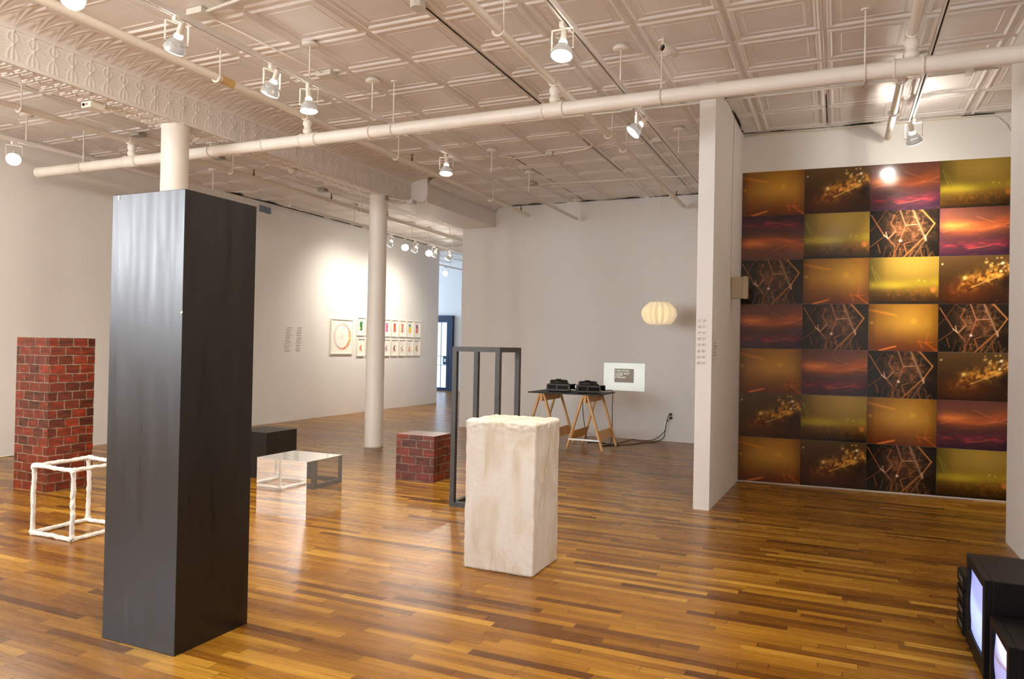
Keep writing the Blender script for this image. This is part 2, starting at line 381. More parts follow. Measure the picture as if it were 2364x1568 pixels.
bm_ = MB(); vs = [(BX1+emb_face(y, z), y, z) for y in ys for z in zs]; nz = len(zs)
fs = [(i*nz+j, (i+1)*nz+j, (i+1)*nz+j+1, i*nz+j+1) for i in range(len(ys)-1) for j in range(nz-1)]
bm_.add(vs, fs, True)
beam = struct(bm_.obj('trim_beam', M['ceil']))
ts = np.linspace(0, 1, 30); cv = MB(); vs = []
for y in ys:
    for t in ts:
        a = t*PI/2; nx, nzz = math.cos(a), -math.sin(a)*.6
        px = BX1+.005+.44*(1-math.cos(a)); pz_ = 3.655+.095*math.sin(a)
        e = emb_cove(y, t)*math.sin(PI*min(1, t*1.02))
        vs.append((px+e*math.cos(a), y, pz_-e*math.sin(a)))
nt_ = len(ts); cv.add(vs, [(i*nt_+j, (i+1)*nt_+j, (i+1)*nt_+j+1, i*nt_+j+1) for i in range(len(ys)-1) for j in range(nt_-1)], True)
cv.obj('beam_cove', M['ceil'], beam)
body = MB().box(BX0, BX1-.012, YR, YB+.1, BZ+.004, CEIL+.02); body.obj('beam_core', M['ceil'], beam)
# plain boxed end, plain cove along it and plain cove behind the camera
pb = MB().box(-5.88, -5.30, 8.85, YB+.05, BZ-.003, CEIL+.02); pb.obj('beam_casing', M['ceil'], beam)
pc = MB()
for y0, y1, x, z in [(8.85, YB, -5.30, 3.66), (YR, YS0, BX1, 3.655)]:
    prof = [(x+.02+(.22 if x > -5.4 else .44)*(1-math.cos(a)), z+(CEIL-.005-z)*math.sin(a)) for a in np.linspace(0, PI/2, 10)]
    vs = [(px, y0, pz_) for px, pz_ in prof]+[(px, y1, pz_) for px, pz_ in prof]; n_ = len(prof)
    pc.add(vs, [(i, i+1, n_+i+1, n_+i) for i in range(n_-1)], True)
pc.obj('beam_cove', M['ceil'], beam)
# small tiled underside, nested ribs
ud = MB(); tw = .153
for i in range(2):
    for j in range(int((8.8-YS0)/tw)):
        x0 = BX0+.015+i*.158; y0 = YS0+j*tw
        for d, w in ((.014, .014), (.045, .010)):
            for yy in (y0+d, y0+tw-d-w): ud.box(x0+d, x0+.155-d, yy, yy+w, BZ-.005, BZ+.004)
ud.obj('beam_underside', M['ceil'], beam)

# ------------------------------------------------------------------ columns
def column(y, label, h=3.41):
    t = thing('iron_column', label, 'column', (-5.72, y, 0), group='round white columns under the beam')
    MB().lathe([(.001, 0), (.128, 0), (.128, .02), (.124, .03), (.123, 1.5), (.121, 3.0), (.122, h-.03), (.130, h-.025), (.130, h)], n=40).obj('shaft', M['column'], t)
    MB().lathe([(.16, 0), (.16, .012), (.001, .012)], n=6, smooth=False).obj('cap_plate', M['ceil'], t, loc=(0, 0, h-.012))
    return t
column(4.95, 'white round column rising to the beam behind the tall dark slab')
column(8.28, 'slim white round column standing free on the floor in front of the framed pictures')

# ------------------------------------------------------------------ floor sculptures
t = thing('graphite_pillar', 'tall dark graphite pillar with a satin grey front, nearest sculpture', 'sculpture', (-2.885, 2.573, 0))
MB().box(-.2325, .2325, -.218, .218, 0, 2.07, .002).obj('pillar_body', M['graphite'], t)
MB().obox((-.19, -.2195, 2.055), (1, .1, 0), (0, 1, 0), (0, 0, 1), .004, .0015, .011).obj('paint_chip', M['plaster'], t)
MB().obox((.229, -.2195, 1.52), (1, 0, .4), (0, 1, 0), (0, 0, 1), .006, .0015, .004).obj('paint_chip', M['plaster'], t)

def uvbox(name, m, w, d, h, parent, row, off=0):
    me = bpy.data.meshes.new(name); bm = bmesh.new(); uvl = bm.loops.layers.uv.new('UVMap')
    X, Y = w/2, d/2
    faces = [([(-X, -Y, 0), (X, -Y, 0), (X, -Y, h), (-X, -Y, h)], 'xz', 0), ([(X, -Y, 0), (X, Y, 0), (X, Y, h), (X, -Y, h)], 'yz', .31),
             ([(X, Y, 0), (-X, Y, 0), (-X, Y, h), (X, Y, h)], 'xz', .7), ([(-X, Y, 0), (-X, -Y, 0), (-X, -Y, h), (-X, Y, h)], 'yz', .9),
             ([(-X, -Y, h), (X, -Y, h), (X, Y, h), (-X, Y, h)], 'xy', .2), ([(-X, Y, 0), (X, Y, 0), (X, -Y, 0), (-X, -Y, 0)], 'xy', .4)]
    for co_, k, o in faces:
        vs = [bm.verts.new(c) for c in co_]; f = bm.faces.new(vs)
        for l, c in zip(f.loops, co_):
            uu = {'xz': (c[0], c[2]), 'yz': (c[1], c[2]), 'xy': (c[0], c[1])}[k]
            l[uvl].uv = (uu[0]+o+off+5, uu[1]+(0 if k != 'xy' else .02)+row*20-.008)
    bm.to_mesh(me); bm.free(); me.materials.append(m)
    o = bpy.data.objects.new(name, me); C.objects.link(o); o.parent = parent; return o
t = thing('brick_painted_pillar', 'tall pillar painted as dark red brickwork, at the far left', 'sculpture', (-6.70, 4.52, 0))
uvbox('brick_faces', M['brick'], .462, .44, 1.395, t, .082)
t = thing('brick_painted_cube', 'low cube painted as red brickwork, behind the white pedestal', 'sculpture', (-3.94, 6.62, 0))
uvbox('brick_faces', M['brick2'], .45, .36, .468, t, .084, .05)
t = thing('black_cube', 'dark charcoal cube behind the mirrored cube, partly hidden by the graphite pillar', 'sculpture', (-5.51, 5.99, 0))
MB().box(-.23, .23, -.23, .23, 0, .47, .002).obj('cube_body', mat('charcoal_cube', srgb(40, 36, 32), .38, metal=.3, var=.3, vscale=5), t)
t = thing('mirror_cube', 'mirrored cube reflecting the open frames and the floor', 'sculpture', (-4.04, 4.81, 0))
m_ = MB()
m_.box(-.2525, .2525, -.225, .225, 0, .458, .0012); m_.obj('mirror_faces', M['mirror'], t)

# rough plaster pedestal
def lumpy_box(w, d, h, r, res, amp, edge):
    bm = bmesh.new()
    nx, ny, nz_ = int(w/res), int(d/res), int(h/res)
    def face(o, a, b, na, nb):
        g = [[bm.verts.new(Vector(o)+Vector(a)*i/na+Vector(b)*j/nb) for j in range(nb+1)] for i in range(na+1)]
        for i in range(na):
            for j in range(nb): bm.faces.new((g[i][j], g[i+1][j], g[i+1][j+1], g[i][j+1]))
    X, Y = w/2, d/2
    face((-X, -Y, 0), (w, 0, 0), (0, 0, h), nx, nz_); face((X, -Y, 0), (0, d, 0), (0, 0, h), ny, nz_)
    face((X, Y, 0), (-w, 0, 0), (0, 0, h), nx, nz_); face((-X, Y, 0), (0, -d, 0), (0, 0, h), ny, nz_)
    face((-X, -Y, h), (w, 0, 0), (0, d, 0), nx, ny); face((-X, Y, 0), (w, 0, 0), (0, -d, 0), nx, ny)
    bmesh.ops.remove_doubles(bm, verts=bm.verts, dist=1e-5)
    for v in bm.verts:
        p = v.co.copy(); q = Vector((max(-X+r, min(X-r, p.x)), max(-Y+r, min(Y-r, p.y)), max(r, min(h-r, p.z))))
        dr = (p-q); L_ = dr.length; n = dr.normalized() if L_ > 1e-6 else Vector((0, 0, 1))
        p2 = q+n*r if L_ > 1e-6 else p
        k = amp*(mnoise.noise(p*7)*.7+mnoise.noise(Vector((p.x*18, p.y*18, p.z*7)))*.5+mnoise.noise(p*42)*.25)
        ed = min(X-abs(p.x), Y-abs(p.y)) if p.z > h-1e-4 else 0; e = max(0, 1-(h-p.z)/.075)*edge*max(0, 1-ed/.06); k += e*(abs(mnoise.noise(Vector((p.x*11, p.y*11, p.z*34))))*1.9+.6*mnoise.noise(Vector((p.x*34, p.y*34, p.z*40)))+.15)
        c = edge*.5*max(0, 1-min(X-abs(p.x)+Y-abs(p.y), .05)/.05)*(mnoise.noise(Vector((p.x*3, p.y*3, p.z*16)))+.3); k += c
        p2 += n*k; p2.z = max(p2.z, 0.0)
        v.co = p2
    mb = MB(); bm.verts.index_update(); mb.add([v.co[:] for v in bm.verts], [[v.index for v in f.verts] for f in bm.faces], True); bm.free(); return mb
t = thing('plaster_pedestal', 'white rough plaster pedestal with ragged trowelled edges in the middle of the floor', 'sculpture', (-1.90, 4.315, 0))
pm_ = mat('stained_plaster', srgb(214, 206, 196), .8, bump=.55, bscale=30, var=.1, vscale=3, stretch=(3, 3, .8))
nt = pm_.node_tree; tn = N(nt, 'ShaderNodeTexNoise'); tn.inputs['Scale'].default_value = 4.5; tn.inputs['Detail'].default_value = 8; tn.inputs['Distortion'].default_value = .8
tc_ = N(nt, 'ShaderNodeTexCoord'); mp_ = N(nt, 'ShaderNodeMapping'); mp_.inputs['Scale'].default_value = (1.6, 1.6, .6); nt.links.new(tc_.outputs['Object'], mp_.inputs[0]); nt.links.new(mp_.outputs[0], tn.inputs['Vector'])
nt.links.new(ramp(nt, tn.outputs[0], [(.28, srgb(192, 176, 152)), (.40, srgb(208, 197, 181)), (.52, srgb(216, 209, 200)), (.7, srgb(220, 215, 208))]), nt.nodes['Principled BSDF'].inputs['Base Color'])
lumpy_box(.470, .425, .928, .012, .0085, .0045, .009).obj('plaster_body', pm_, t)

# plaster open cube
def lumpy_bar(a, b, r, amp, seed, res=.009):
    a, b = Vector(a), Vector(b); n = max(4, int((b-a).length/res)); d = (b-a).normalized(); u = d.orthogonal().normalized(); w = d.cross(u)
    k_ = 14; vs = []
    for i in range(n+1):
        p = a.lerp(b, i/n); wob = Vector((mnoise.noise(p*6+Vector((seed, 0, 0))), mnoise.noise(p*6+Vector((0, seed, 0))), mnoise.noise(p*6+Vector((0, 0, seed)))))*.006
        endb = .006*(math.exp(-(i/n*(b-a).length/.025)**2)+math.exp(-((1-i/n)*(b-a).length/.025)**2))
        for q in range(k_):
            an = 2*PI*q/k_; dd = u*math.cos(an)+w*math.sin(an)
            sq = 1/max(abs(math.cos(an-PI/4)), abs(math.sin(an-PI/4)))**.5
            rr = r*sq*.92+endb+amp*(mnoise.noise((p+dd*.03)*26+Vector((seed, 0, 0)))+.5*mnoise.noise((p+dd*.03)*70))
            v = p+wob+dd*rr; v.z = max(v.z, .0005); vs.append(v)
    mb = MB(); fs = [(i*k_+q, i*k_+(q+1) % k_, (i+1)*k_+(q+1) % k_, (i+1)*k_+q) for i in range(n) for q in range(k_)]
    fs += [tuple(range(k_)), tuple(n*k_+q for q in range(k_))]
    return mb.add(vs, fs, True)
def open_frame(t, x, y, h, mk, m, r):
    X, Y = x/2-r, y/2-r; B, T = r, h-r
    for i, (a, b) in enumerate([(-X, -Y), (X, -Y), (X, Y), (-X, Y)]): mk((a, b, B), (a, b, T), i).obj('upright', m, t)
    for i, (a, b, c, d) in enumerate([(-X, -Y, X, -Y), (X, -Y, X, Y), (X, Y, -X, Y), (-X, Y, -X, -Y)]):
        mk((a, b, T), (c, d, T), 10+i).obj('top_rail', m, t); mk((a, b, B), (c, d, B), 20+i).obj('bottom_rail', m, t)
t = thing('plaster_open_cube', 'open cube frame of lumpy white plaster bars beside the graphite pillar', 'sculpture', (-4.975, 3.565, 0))
open_frame(t, .455, .455, .505, lambda a, b, i: lumpy_bar(a, b, .0145, .0055, i*2.3+1), M['plaster'], .018)
t = thing('steel_open_frame', 'tall open box frame of dark steel bars behind the white pedestal', 'sculpture', (-2.83, 5.81, 0))
def sbar(a, b, i):
    a, b = Vector(a), Vector(b); d = (b-a).normalized()
    if abs(d.z) < .5: e_ = .021 if i % 2 == 0 else -.0215; a, b = a-d*e_, b+d*e_
    else: a, b = a+d*.0215, b-d*.0215
    return MB().bar(a, b, .042, .042)
open_frame(t, .455, .455, 1.387, sbar, M['steel'], .021)

# ------------------------------------------------------------------ pictures made as vertex colours on flat sheets
def vnoise(h, w, sx, sy, seed):
    r = np.random.RandomState(seed); g = r.rand(sy+2, sx+2)
    yy, xx = np.mgrid[0:h, 0:w].astype(float); xx = xx/w*sx; yy = yy/h*sy
    i, j = xx.astype(int), yy.astype(int); fx, fy = xx-i, yy-j; fx = fx*fx*(3-2*fx); fy = fy*fy*(3-2*fy)
    return (g[j, i]*(1-fx)+g[j, i+1]*fx)*(1-fy)+(g[j+1, i]*(1-fx)+g[j+1, i+1]*fx)*fy
def fbm(h, w, sx, sy, seed, o=4): return sum(vnoise(h, w, sx*2**k, sy*2**k, seed+k)*.5**(k+1) for k in range(o))*1.07
class Pic:
    def __init__(s, w, h, col=(0, 0, 0)):
        s.w, s.h = w, h; s.a = np.zeros((h, w, 3))+np.array(col); yy, xx = np.mgrid[0:h, 0:w]; s.u = (xx+.5)/w; s.v = (yy+.5)/h; s.asp = w/h
    def mix(s, m, col): s.a = s.a*(1-np.clip(m, 0, 1)[..., None])+np.array(col)*np.clip(m, 0, 1)[..., None]
    def add(s, m, col): s.a = s.a+np.array(col)*m[..., None]
    def seg(s, x0, y0, x1, y1, w, soft=.5):
        A = s.asp; px, py = (s.u-x0)*A, s.v-y0; dx, dy = (x1-x0)*A, y1-y0; t = np.clip((px*dx+py*dy)/(dx*dx+dy*dy+1e-9), 0, 1)
        d = np.hypot(px-t*dx, py-t*dy); return np.exp(-(d/w)**2)
    def dot(s, x, y, r, ry=None): ry = ry or r; return np.exp(-(((s.u-x)*s.asp/r)**2+((s.v-y)/ry)**2)**1.5)
PW, PH = 144, 108
def pic_gold():
    p = Pic(PW, PH, (112, 66, 10)); g = np.exp(-(((p.u-.55)/.5)**2+((p.v-.42)/.5)**2)); p.mix(g*.95, (200, 146, 44))
    p.mix(np.clip((p.v-.45)*1.7, 0, 1)**1.3, (96, 38, 8)); p.mix(np.clip(.12-p.u, 0, 1)*4, (70, 40, 8)); p.mix(np.clip(p.u-.88, 0, 1)*4, (90, 52, 10))
    p.add(p.seg(0, .12, .4, .24, .022), (50, 24, 4)); p.add(p.dot(.05, .4, .035), (60, 44, 16)); p.add(p.dot(.66, .36, .06), (26, 22, 4))
    p.mix(p.seg(.16, .99, .40, .90, .016)*1.2, (226, 120, 42))
    for a, b, w in [((.83, .82), (1, 1), .02), ((.83, .82), (.86, .62), .013), ((.83, .82), (.72, .78), .014), ((.83, .82), (.93, .80), .012), ((.72, .78), (.78, .92), .012)]: p.mix(p.seg(*a, *b, w)*.55, (206, 96, 34))
    p.add(fbm(PH, PW, 6, 5, 3)-.5, (22, 14, 5)); return p.a
def pic_bokeh():
    p = Pic(PW, PH, (50, 30, 12)); p.mix(np.clip(1-p.v*1.6, 0, 1)*.8, (92, 66, 34)); p.mix(np.clip((p.v-.6)*2, 0, 1), (34, 12, 6)); p.mix(p.dot(.35, .75, .5, .25)*.5, (104, 44, 14))
    n = fbm(PH, PW, 18, 12, 40); band = np.exp(-((p.v-(.72-.42*p.u))/.16)**2)*np.clip((p.u-.12)*3, 0, 1)
    p.mix(band*np.clip((n-.42)*4, 0, 1), (196, 134, 50)); p.add(band*.3, (90, 46, 8))
    p.mix(p.seg(.46, .66, .86, .40, .02)*.8, (214, 160, 70)); p.mix(p.seg(.4, .72, .64, .56, .012)*.8, (40, 18, 8))
    p.mix(p.dot(.36, .46, .045), (222, 178, 92)); p.mix(p.dot(.05, .17, .02), (226, 190, 120))
    r = np.random.RandomState(3)
    for _ in range(26): p.mix(p.dot(.62+.38*r.rand(), .05+.4*r.rand(), .012+.02*r.rand())*.75, (214, 168, 84))
    p.mix(p.dot(.86, .17, .028), (250, 232, 190)); p.mix(p.dot(.84, .33, .03), (234, 196, 120))
    p.mix(p.dot(.92, .55, .1, .14)*.7, (30, 12, 8))
    for _ in range(26): p.mix(p.dot(r.rand(), .3+.65*r.rand(), .01)*.4, (190, 90, 36))
    return p.a
def pic_streak():
    p = Pic(PW, PH, (84, 44, 38)); n = fbm(PH, PW, 5, 16, 60, 4); n2 = fbm(PH, PW, 7, 22, 80, 4)
    p.mix(np.exp(-((p.v-.16)/.16)**2)*.7, (112, 66, 48)); b = np.exp(-((p.v-.36-.08*np.sin(p.u*4))/.13)**2)
    p.mix(b*(.25+n)*.85, (186, 88, 42)); p.mix(np.exp(-(((p.u-.22)/.28)**2+((p.v-.36)/.09)**2))*.8, (236, 132, 58))
    p.mix(np.clip((p.v-.5)*2.2, 0, 1)*(.5+n2*.8), (42, 22, 40)); p.mix(np.exp(-((p.v-.82+.06*p.u)/.09)**2)*np.clip(n2*1.9-.45, 0, 1), (150, 44, 56))
    p.mix(np.clip((.1-p.u)*6, 0, 1)*.6, (70, 34, 56)); p.mix(np.clip((p.u-.8)*4, 0, 1)*np.clip((p.v-.55)*4, 0, 1)*.8, (26, 14, 30))
    for a in [(.72, .43, 1, .33), (.5, .19, .74, .33), (.74, .40, 1, .44), (.86, .40, 1, .30), (.55, .48, .8, .42), (.05, .5, .2, .44), (.4, .86, .7, .80)]: p.mix(p.seg(*a, .011)*.38, (222, 120, 66))
    p.mix(np.clip((n2-.55)*3, 0, 1)*.35, (120, 60, 40)); return p.a
def pic_green():
    p = Pic(PW, PH, (120, 92, 28)); p.mix(np.exp(-(((p.u-.62)/.5)**2+((p.v-.16)/.4)**2)), (160, 128, 48)); p.mix(np.clip(.25-p.u, 0, 1)*2.6, (60, 52, 12))
    p.mix(np.clip((p.v-.62)*4, 0, 1), (58, 34, 8)); n = fbm(PH, PW, 14, 10, 90)
    p.mix(np.exp(-((p.v-.6+.06*p.u)/.09)**2)*(.35+.6*n), (164, 138, 30)); p.mix(np.exp(-(((p.u-.36)/.2)**2+((p.v-.6)/.07)**2))*.6, (186, 166, 40))
    p.mix(np.exp(-((p.v-.78)/.13)**2)*np.clip(n*2-.75, 0, 1)*np.clip(p.u*1.5, .3, 1), (170, 104, 30)); p.mix(p.dot(.92, .7, .06)*.8, (206, 120, 48))
    p.mix(p.seg(.04, .2, .12, .52, .016)*.5, (150, 140, 40)); p.mix(p.seg(.1, .3, .2, .6, .014)*.4, (150, 140, 40)); p.mix(p.dot(.72, .5, .02), (210, 170, 60)); p.mix(p.dot(.8, .52, .016), (220, 180, 80))
    p.mix(np.clip((p.v-.9)*9, 0, 1), (20, 14, 6)); return p.a
def pic_web():
    p = Pic(PW, PH, (14, 11, 8)); c = np.exp(-(((p.u-.55)/.30)**2+((p.v-.4)/.42)**2)); p.mix(c*.6, (108, 64, 36)); p.mix(c*np.clip(fbm(PH, PW, 14, 14, 12)*2.4-.9, 0, 1)*.7, (184, 120, 74))
    r = np.random.RandomState(9)
    for _ in range(70):
        x, y = .28+.5*r.rand(), .02+.85*r.rand(); a = r.rand()*6.28; l = .03+.11*r.rand(); p.mix(p.seg(x, y, x+math.cos(a)*l, y+math.sin(a)*l, .005)*.42, (196, 118, 70))
    for _ in range(34):
        x = .2+.75*r.rand(); p.mix(p.seg(x, .75+.2*r.rand(), x+.14*(r.rand()-.6), 1, .009)*.45, (150, 90, 44))
    L_ = [(.74, 0, .93, .31, .017, (206, 128, 66)), (.93, .31, .78, .62, .016, (206, 128, 66)), (.78, .60, .50, 1, .024, (160, 96, 48)), (.80, .64, .64, 1, .018, (110, 76, 50)),
          (.44, 0, .52, .33, .013, (190, 120, 84)), (.52, .33, .72, .31, .011, (206, 150, 110)), (.52, .33, .45, .62, .014, (180, 96, 60)), (.45, .64, .34, 1, .016, (130, 74, 40)),
          (.62, 0, .80, .62, .026, (150, 112, 76)), (.80, .56, .81, .66, .02, (196, 156, 122)), (.02, .08, .21, .52, .012, (176, 104, 62)), (.21, .52, .28, .60, .02, (214, 170, 130)), (.28, .60, .38, .44, .02, (170, 110, 74)),
          (.28, .60, .38, .78, .012, (150, 96, 64)), (.21, .56, 0, .78, .011, (120, 66, 34)), (.16, .9, .12, .7, .012, (128, 72, 38)), (.24, .0, .10, .3, .012, (96, 50, 28)), (.36, .1, .31, .28, .010, (170, 100, 54)), (.31, .28, .38, .42, .010, (170, 100, 54)), (.10, .30, 0, .45, .010, (90, 46, 24)),
          (.54, .92, .50, .72, .011, (170, 96, 54)), (.50, .72, .58, .68, .011, (170, 96, 54)), (.24, .46, .26, .58, .011, (210, 170, 140))]
    for a, b, c_, d, w, col in L_: p.mix(p.seg(a, b, c_, d, w*.72), col)
    p.mix(p.dot(.45, .65, .026), (240, 214, 204)); p.mix(p.dot(.11, .86, .018)*.6, (60, 60, 110)); return p.a
def sheet(name, arr, w, h, thick, m):
    """a thin rectangular sheet standing in local XZ, picture on its -Y face"""
    H, Wd, _ = arr.shape; a = arr[::-1]
    vs = [(x*w/(Wd-1), -thick, z*h/(H-1)) for z in range(H) for x in range(Wd)]
    fs = [(z*Wd+x, z*Wd+x+1, (z+1)*Wd+x+1, (z+1)*Wd+x) for z in range(H-1) for x in range(Wd-1)]
    o = len(vs); vs += [(0, -thick, 0), (w, -thick, 0), (w, -thick, h), (0, -thick, h), (0, 0, 0), (w, 0, 0), (w, 0, h), (0, 0, h)]
    fs += [(o+0, o+4, o+5, o+1), (o+1, o+5, o+6, o+2), (o+2, o+6, o+7, o+3), (o+3, o+7, o+4, o+0), (o+5, o+4, o+7, o+6)]
    me = bpy.data.meshes.new(name); me.from_pydata(vs, [], fs); ca = me.color_attributes.new('Col', 'FLOAT_COLOR', 'POINT')
    c = np.clip(a.reshape(-1, 3)/255, 0, 1); c = np.where(c <= .04045, c/12.92, ((c+.055)/1.055)**2.4)
    full = np.ones((len(vs), 4)); full[:, :3] = .04; full[:len(c), :3] = c; ca.data.foreach_set('color', full.ravel()); me.materials.append(m); me.update(); return me
meshes = {'A': pic_gold(), 'B': pic_bokeh(), 'C': pic_streak(), 'D': pic_green(), 'E': pic_web()}
meshes['c'] = meshes['C'][::-1]
GP = 1.0
for k in meshes:
    a = np.clip(meshes[k], 0, 255)/255; meshes[k] = np.clip((a**(1/1.0))*GP, 0, 1)*255
PWm, PHm = .617, .4715
meshes = {k: sheet('photo_print', v, PWm-.002, PHm-.0015, .004, M['print']) for k, v in meshes.items()}
GRID = ['ABCD', 'cDEC', 'EADB', 'CEAE', 'ACEB', 'BDAC', 'ABED']
DESC = {'A': 'golden haze photo print', 'B': 'brown photo print with golden sparkle', 'C': 'dark red streaked photo print', 'c': 'upside-down dark red streaked photo print', 'D': 'yellow-green glowing photo print', 'E': 'black photo print with glowing hexagon web'}
ROWN = ['top', 'second', 'third', 'fourth', 'fifth', 'sixth', 'bottom']; COLN = ['leftmost', 'second', 'third', 'rightmost']
for r_, row in enumerate(GRID):
    for c_, k in enumerate(row):
        o = bpy.data.objects.new('photo_print', meshes[k]); C.objects.link(o)
        z = 3.314-(r_+1)*PHm; p = PO+PD*(.006+c_*.6235)-PN*.003
        if c_: p = PO+PD*(.004+c_*.6225)-PN*.003
        o.location = (p.x, p.y, z); o.rotation_euler = (0, 0, PA); o.scale = (.6225/.6165, 1, 1)
        tag(o, DESC[k]+', '+COLN[c_]+' in the '+ROWN[r_]+' row of the photo grid', 'photo print', 'grid of photo prints on the alcove wall')

# ------------------------------------------------------------------ framed pictures on the long wall
def text_mesh(txt, size, depth=0):
    cu = bpy.data.curves.new('txt', 'FONT'); cu.body = txt; cu.size = size; cu.extrude = depth
    ob = bpy.data.objects.new('txt', cu); C.objects.link(ob); dg = bpy.context.evaluated_depsgraph_get()
    me = bpy.data.meshes.new_from_object(ob.evaluated_get(dg)); bpy.data.objects.remove(ob); return me
def ring_pic():
    n = 110; p = Pic(n, n, (240, 236, 226)); d = np.hypot(p.u-.52, p.v-.5); an = (np.arctan2(p.v-.5, p.u-.52)/(2*PI)) % 1.0
    cols = [(236, 190, 30), (226, 120, 40), (200, 60, 30), (170, 40, 30), (220, 90, 40), (150, 60, 90), (120, 120, 170), (200, 120, 130), (190, 130, 160), (220, 150, 140), (200, 190, 190), (216, 120, 60), (226, 140, 50)]
    k = (an*72).astype(int); rr = np.random.RandomState(2).randint(0, 3, 90)
    cc = np.array(cols)[np.clip((an*13).astype(int)+rr[k]-1, 0, 12)]; f = (an*72) % 1
    wd = .026+.022*np.clip(np.cos((an-.02)*2*PI), 0, 1)
    m = ((np.abs(d-.365) < wd) & (f > .22)).astype(float)*(.45+.55*np.clip(np.cos((an-.05)*2*PI)+.4, 0, 1))
    p.a = p.a*(1-m[..., None])+cc*m[..., None]
    p.mix(((np.abs(d-.415) < .006)).astype(float)*.2, (150, 140, 140)); m = ((d < .09) & (d > .02) & (((an*24) % 1) > .5)).astype(float)*.3; p.mix(m, (170, 130, 140)); return p.a
def patch_pic(seed, pal, w=48, h=72):
    p = Pic(w, h, (242, 238, 228)); n1 = vnoise(h, w, 3, 5, seed); n2 = vnoise(h, w, 4, 3, seed+9)
    ins = (np.abs(p.u-.5) < .19) & (np.abs(p.v-.46) < .27); idx = ((n1*1.6+n2*1.2+p.v*.8)*len(pal)/2.2).astype(int) % len(pal)
    p.a[ins] = np.array(pal)[idx][ins]; return p.a
def figure_pic(seed, pal, w=48, h=72):
    p = Pic(w, h, (242, 238, 228)); r = np.random.RandomState(seed); p.mix(p.dot(.47, .26, .03)*.5, (150, 140, 130))
    for k, (a, b, c, d) in enumerate([(.5, .42, .5, .58), (.5, .44, .38, .55), (.5, .44, .62, .38), (.5, .58, .40, .72), (.5, .58, .63, .70), (.52, .52, .44, .62)]):
        p.mix(p.seg(a+.04*(r.rand()-.5), b, c, d, .030)*1.4, pal[k % len(pal)])
    return p.a
def frame(name, label, y, z, w, h, pic, bw, group=None, res=None):
    """picture hung on the long left wall (plane x = XL), facing +x"""
    t = thing(name, label, 'picture', (XL, y, z), group=group); D = .03
    m = MB(); m.box(0, D, 0, bw, 0, h); m.box(0, D, w-bw, w, 0, h); m.box(0, D, bw, w-bw, 0, bw); m.box(0, D, bw, w-bw, h-bw, h)
    m.obj('frame', M['frame_white'], t)
    o = bpy.data.objects.new('artwork', sheet('artwork', pic, w-2*bw, h-2*bw, .012, M['art'])); C.objects.link(o); o.parent = t
    o.location = (.0, bw, bw); o.rotation_euler = (0, 0, PI/2)
    return t
frame('framed_picture', 'large white framed drawing of a ring of coloured dashes on the long wall', 11.26, 1.177, .70, .69, ring_pic(), .022)
PALS = [[(46, 120, 60), (232, 104, 48), (248, 220, 40), (46, 120, 60)], [(230, 90, 60), (250, 200, 60), (90, 150, 90)], [(70, 120, 170), (240, 150, 60), (220, 80, 90)], [(180, 60, 150), (240, 90, 70), (230, 120, 170)],
        [(222, 70, 130), (240, 110, 60), (150, 70, 150), (236, 110, 60)], [(240, 150, 150), (170, 210, 60), (240, 130, 50), (200, 110, 180)], [(240, 150, 80), (246, 210, 70), (100, 150, 160), (246, 210, 80)], [(236, 160, 40), (110, 150, 130), (220, 70, 70), (244, 190, 60)]]
PALS[7:] = [[(236, 160, 40), (110, 150, 130), (220, 70, 70), (244, 190, 60)]]
LASTP = [(230, 110, 80), (220, 90, 140), (130, 80, 150), (240, 140, 110)]
TOPD = ['green, orange and yellow abstract', 'red and yellow abstract', 'blue and orange abstract', 'violet and red abstract', 'magenta and orange abstract', 'pink and lime abstract', 'yellow and grey-blue abstract', 'amber and red abstract']
ORD = ['first', 'second', 'third', 'fourth', 'fifth', 'sixth', 'seventh', 'last']
FIGP = [[(240, 200, 40), (210, 60, 40), (240, 120, 50)], [(90, 120, 160), (230, 180, 60)], [(200, 70, 60), (240, 200, 60)], [(220, 140, 150), (150, 120, 150)], [(120, 40, 40), (150, 50, 50), (60, 90, 60), (216, 90, 70)], [(236, 120, 60), (110, 110, 160), (246, 220, 80)], [(220, 80, 60), (230, 110, 170), (246, 210, 80)], [(240, 190, 50), (90, 120, 80), (232, 110, 50)]]
TPAL = PALS[:3]+[PALS[3], PALS[4], PALS[5], PALS[6], PALS[7]]
for k in range(8):
    y = 12.10+.3065*k; pal = LASTP if k == 7 else TPAL[k]
    ds = 'red and purple abstract' if k == 7 else TOPD[k]
    frame('small_framed_picture', 'small framed '+ds+', '+ORD[k]+' from the left, upper row', y, 1.555, .262, .365, patch_pic(20+k*3, pal), .012, 'small framed pictures in two rows')
    frame('small_framed_picture', 'small framed tiny coloured figure, '+ORD[k]+' from the left in the lower row', y, 1.137, .262, .358, figure_pic(k, FIGP[k]), .012, 'small framed pictures in two rows')

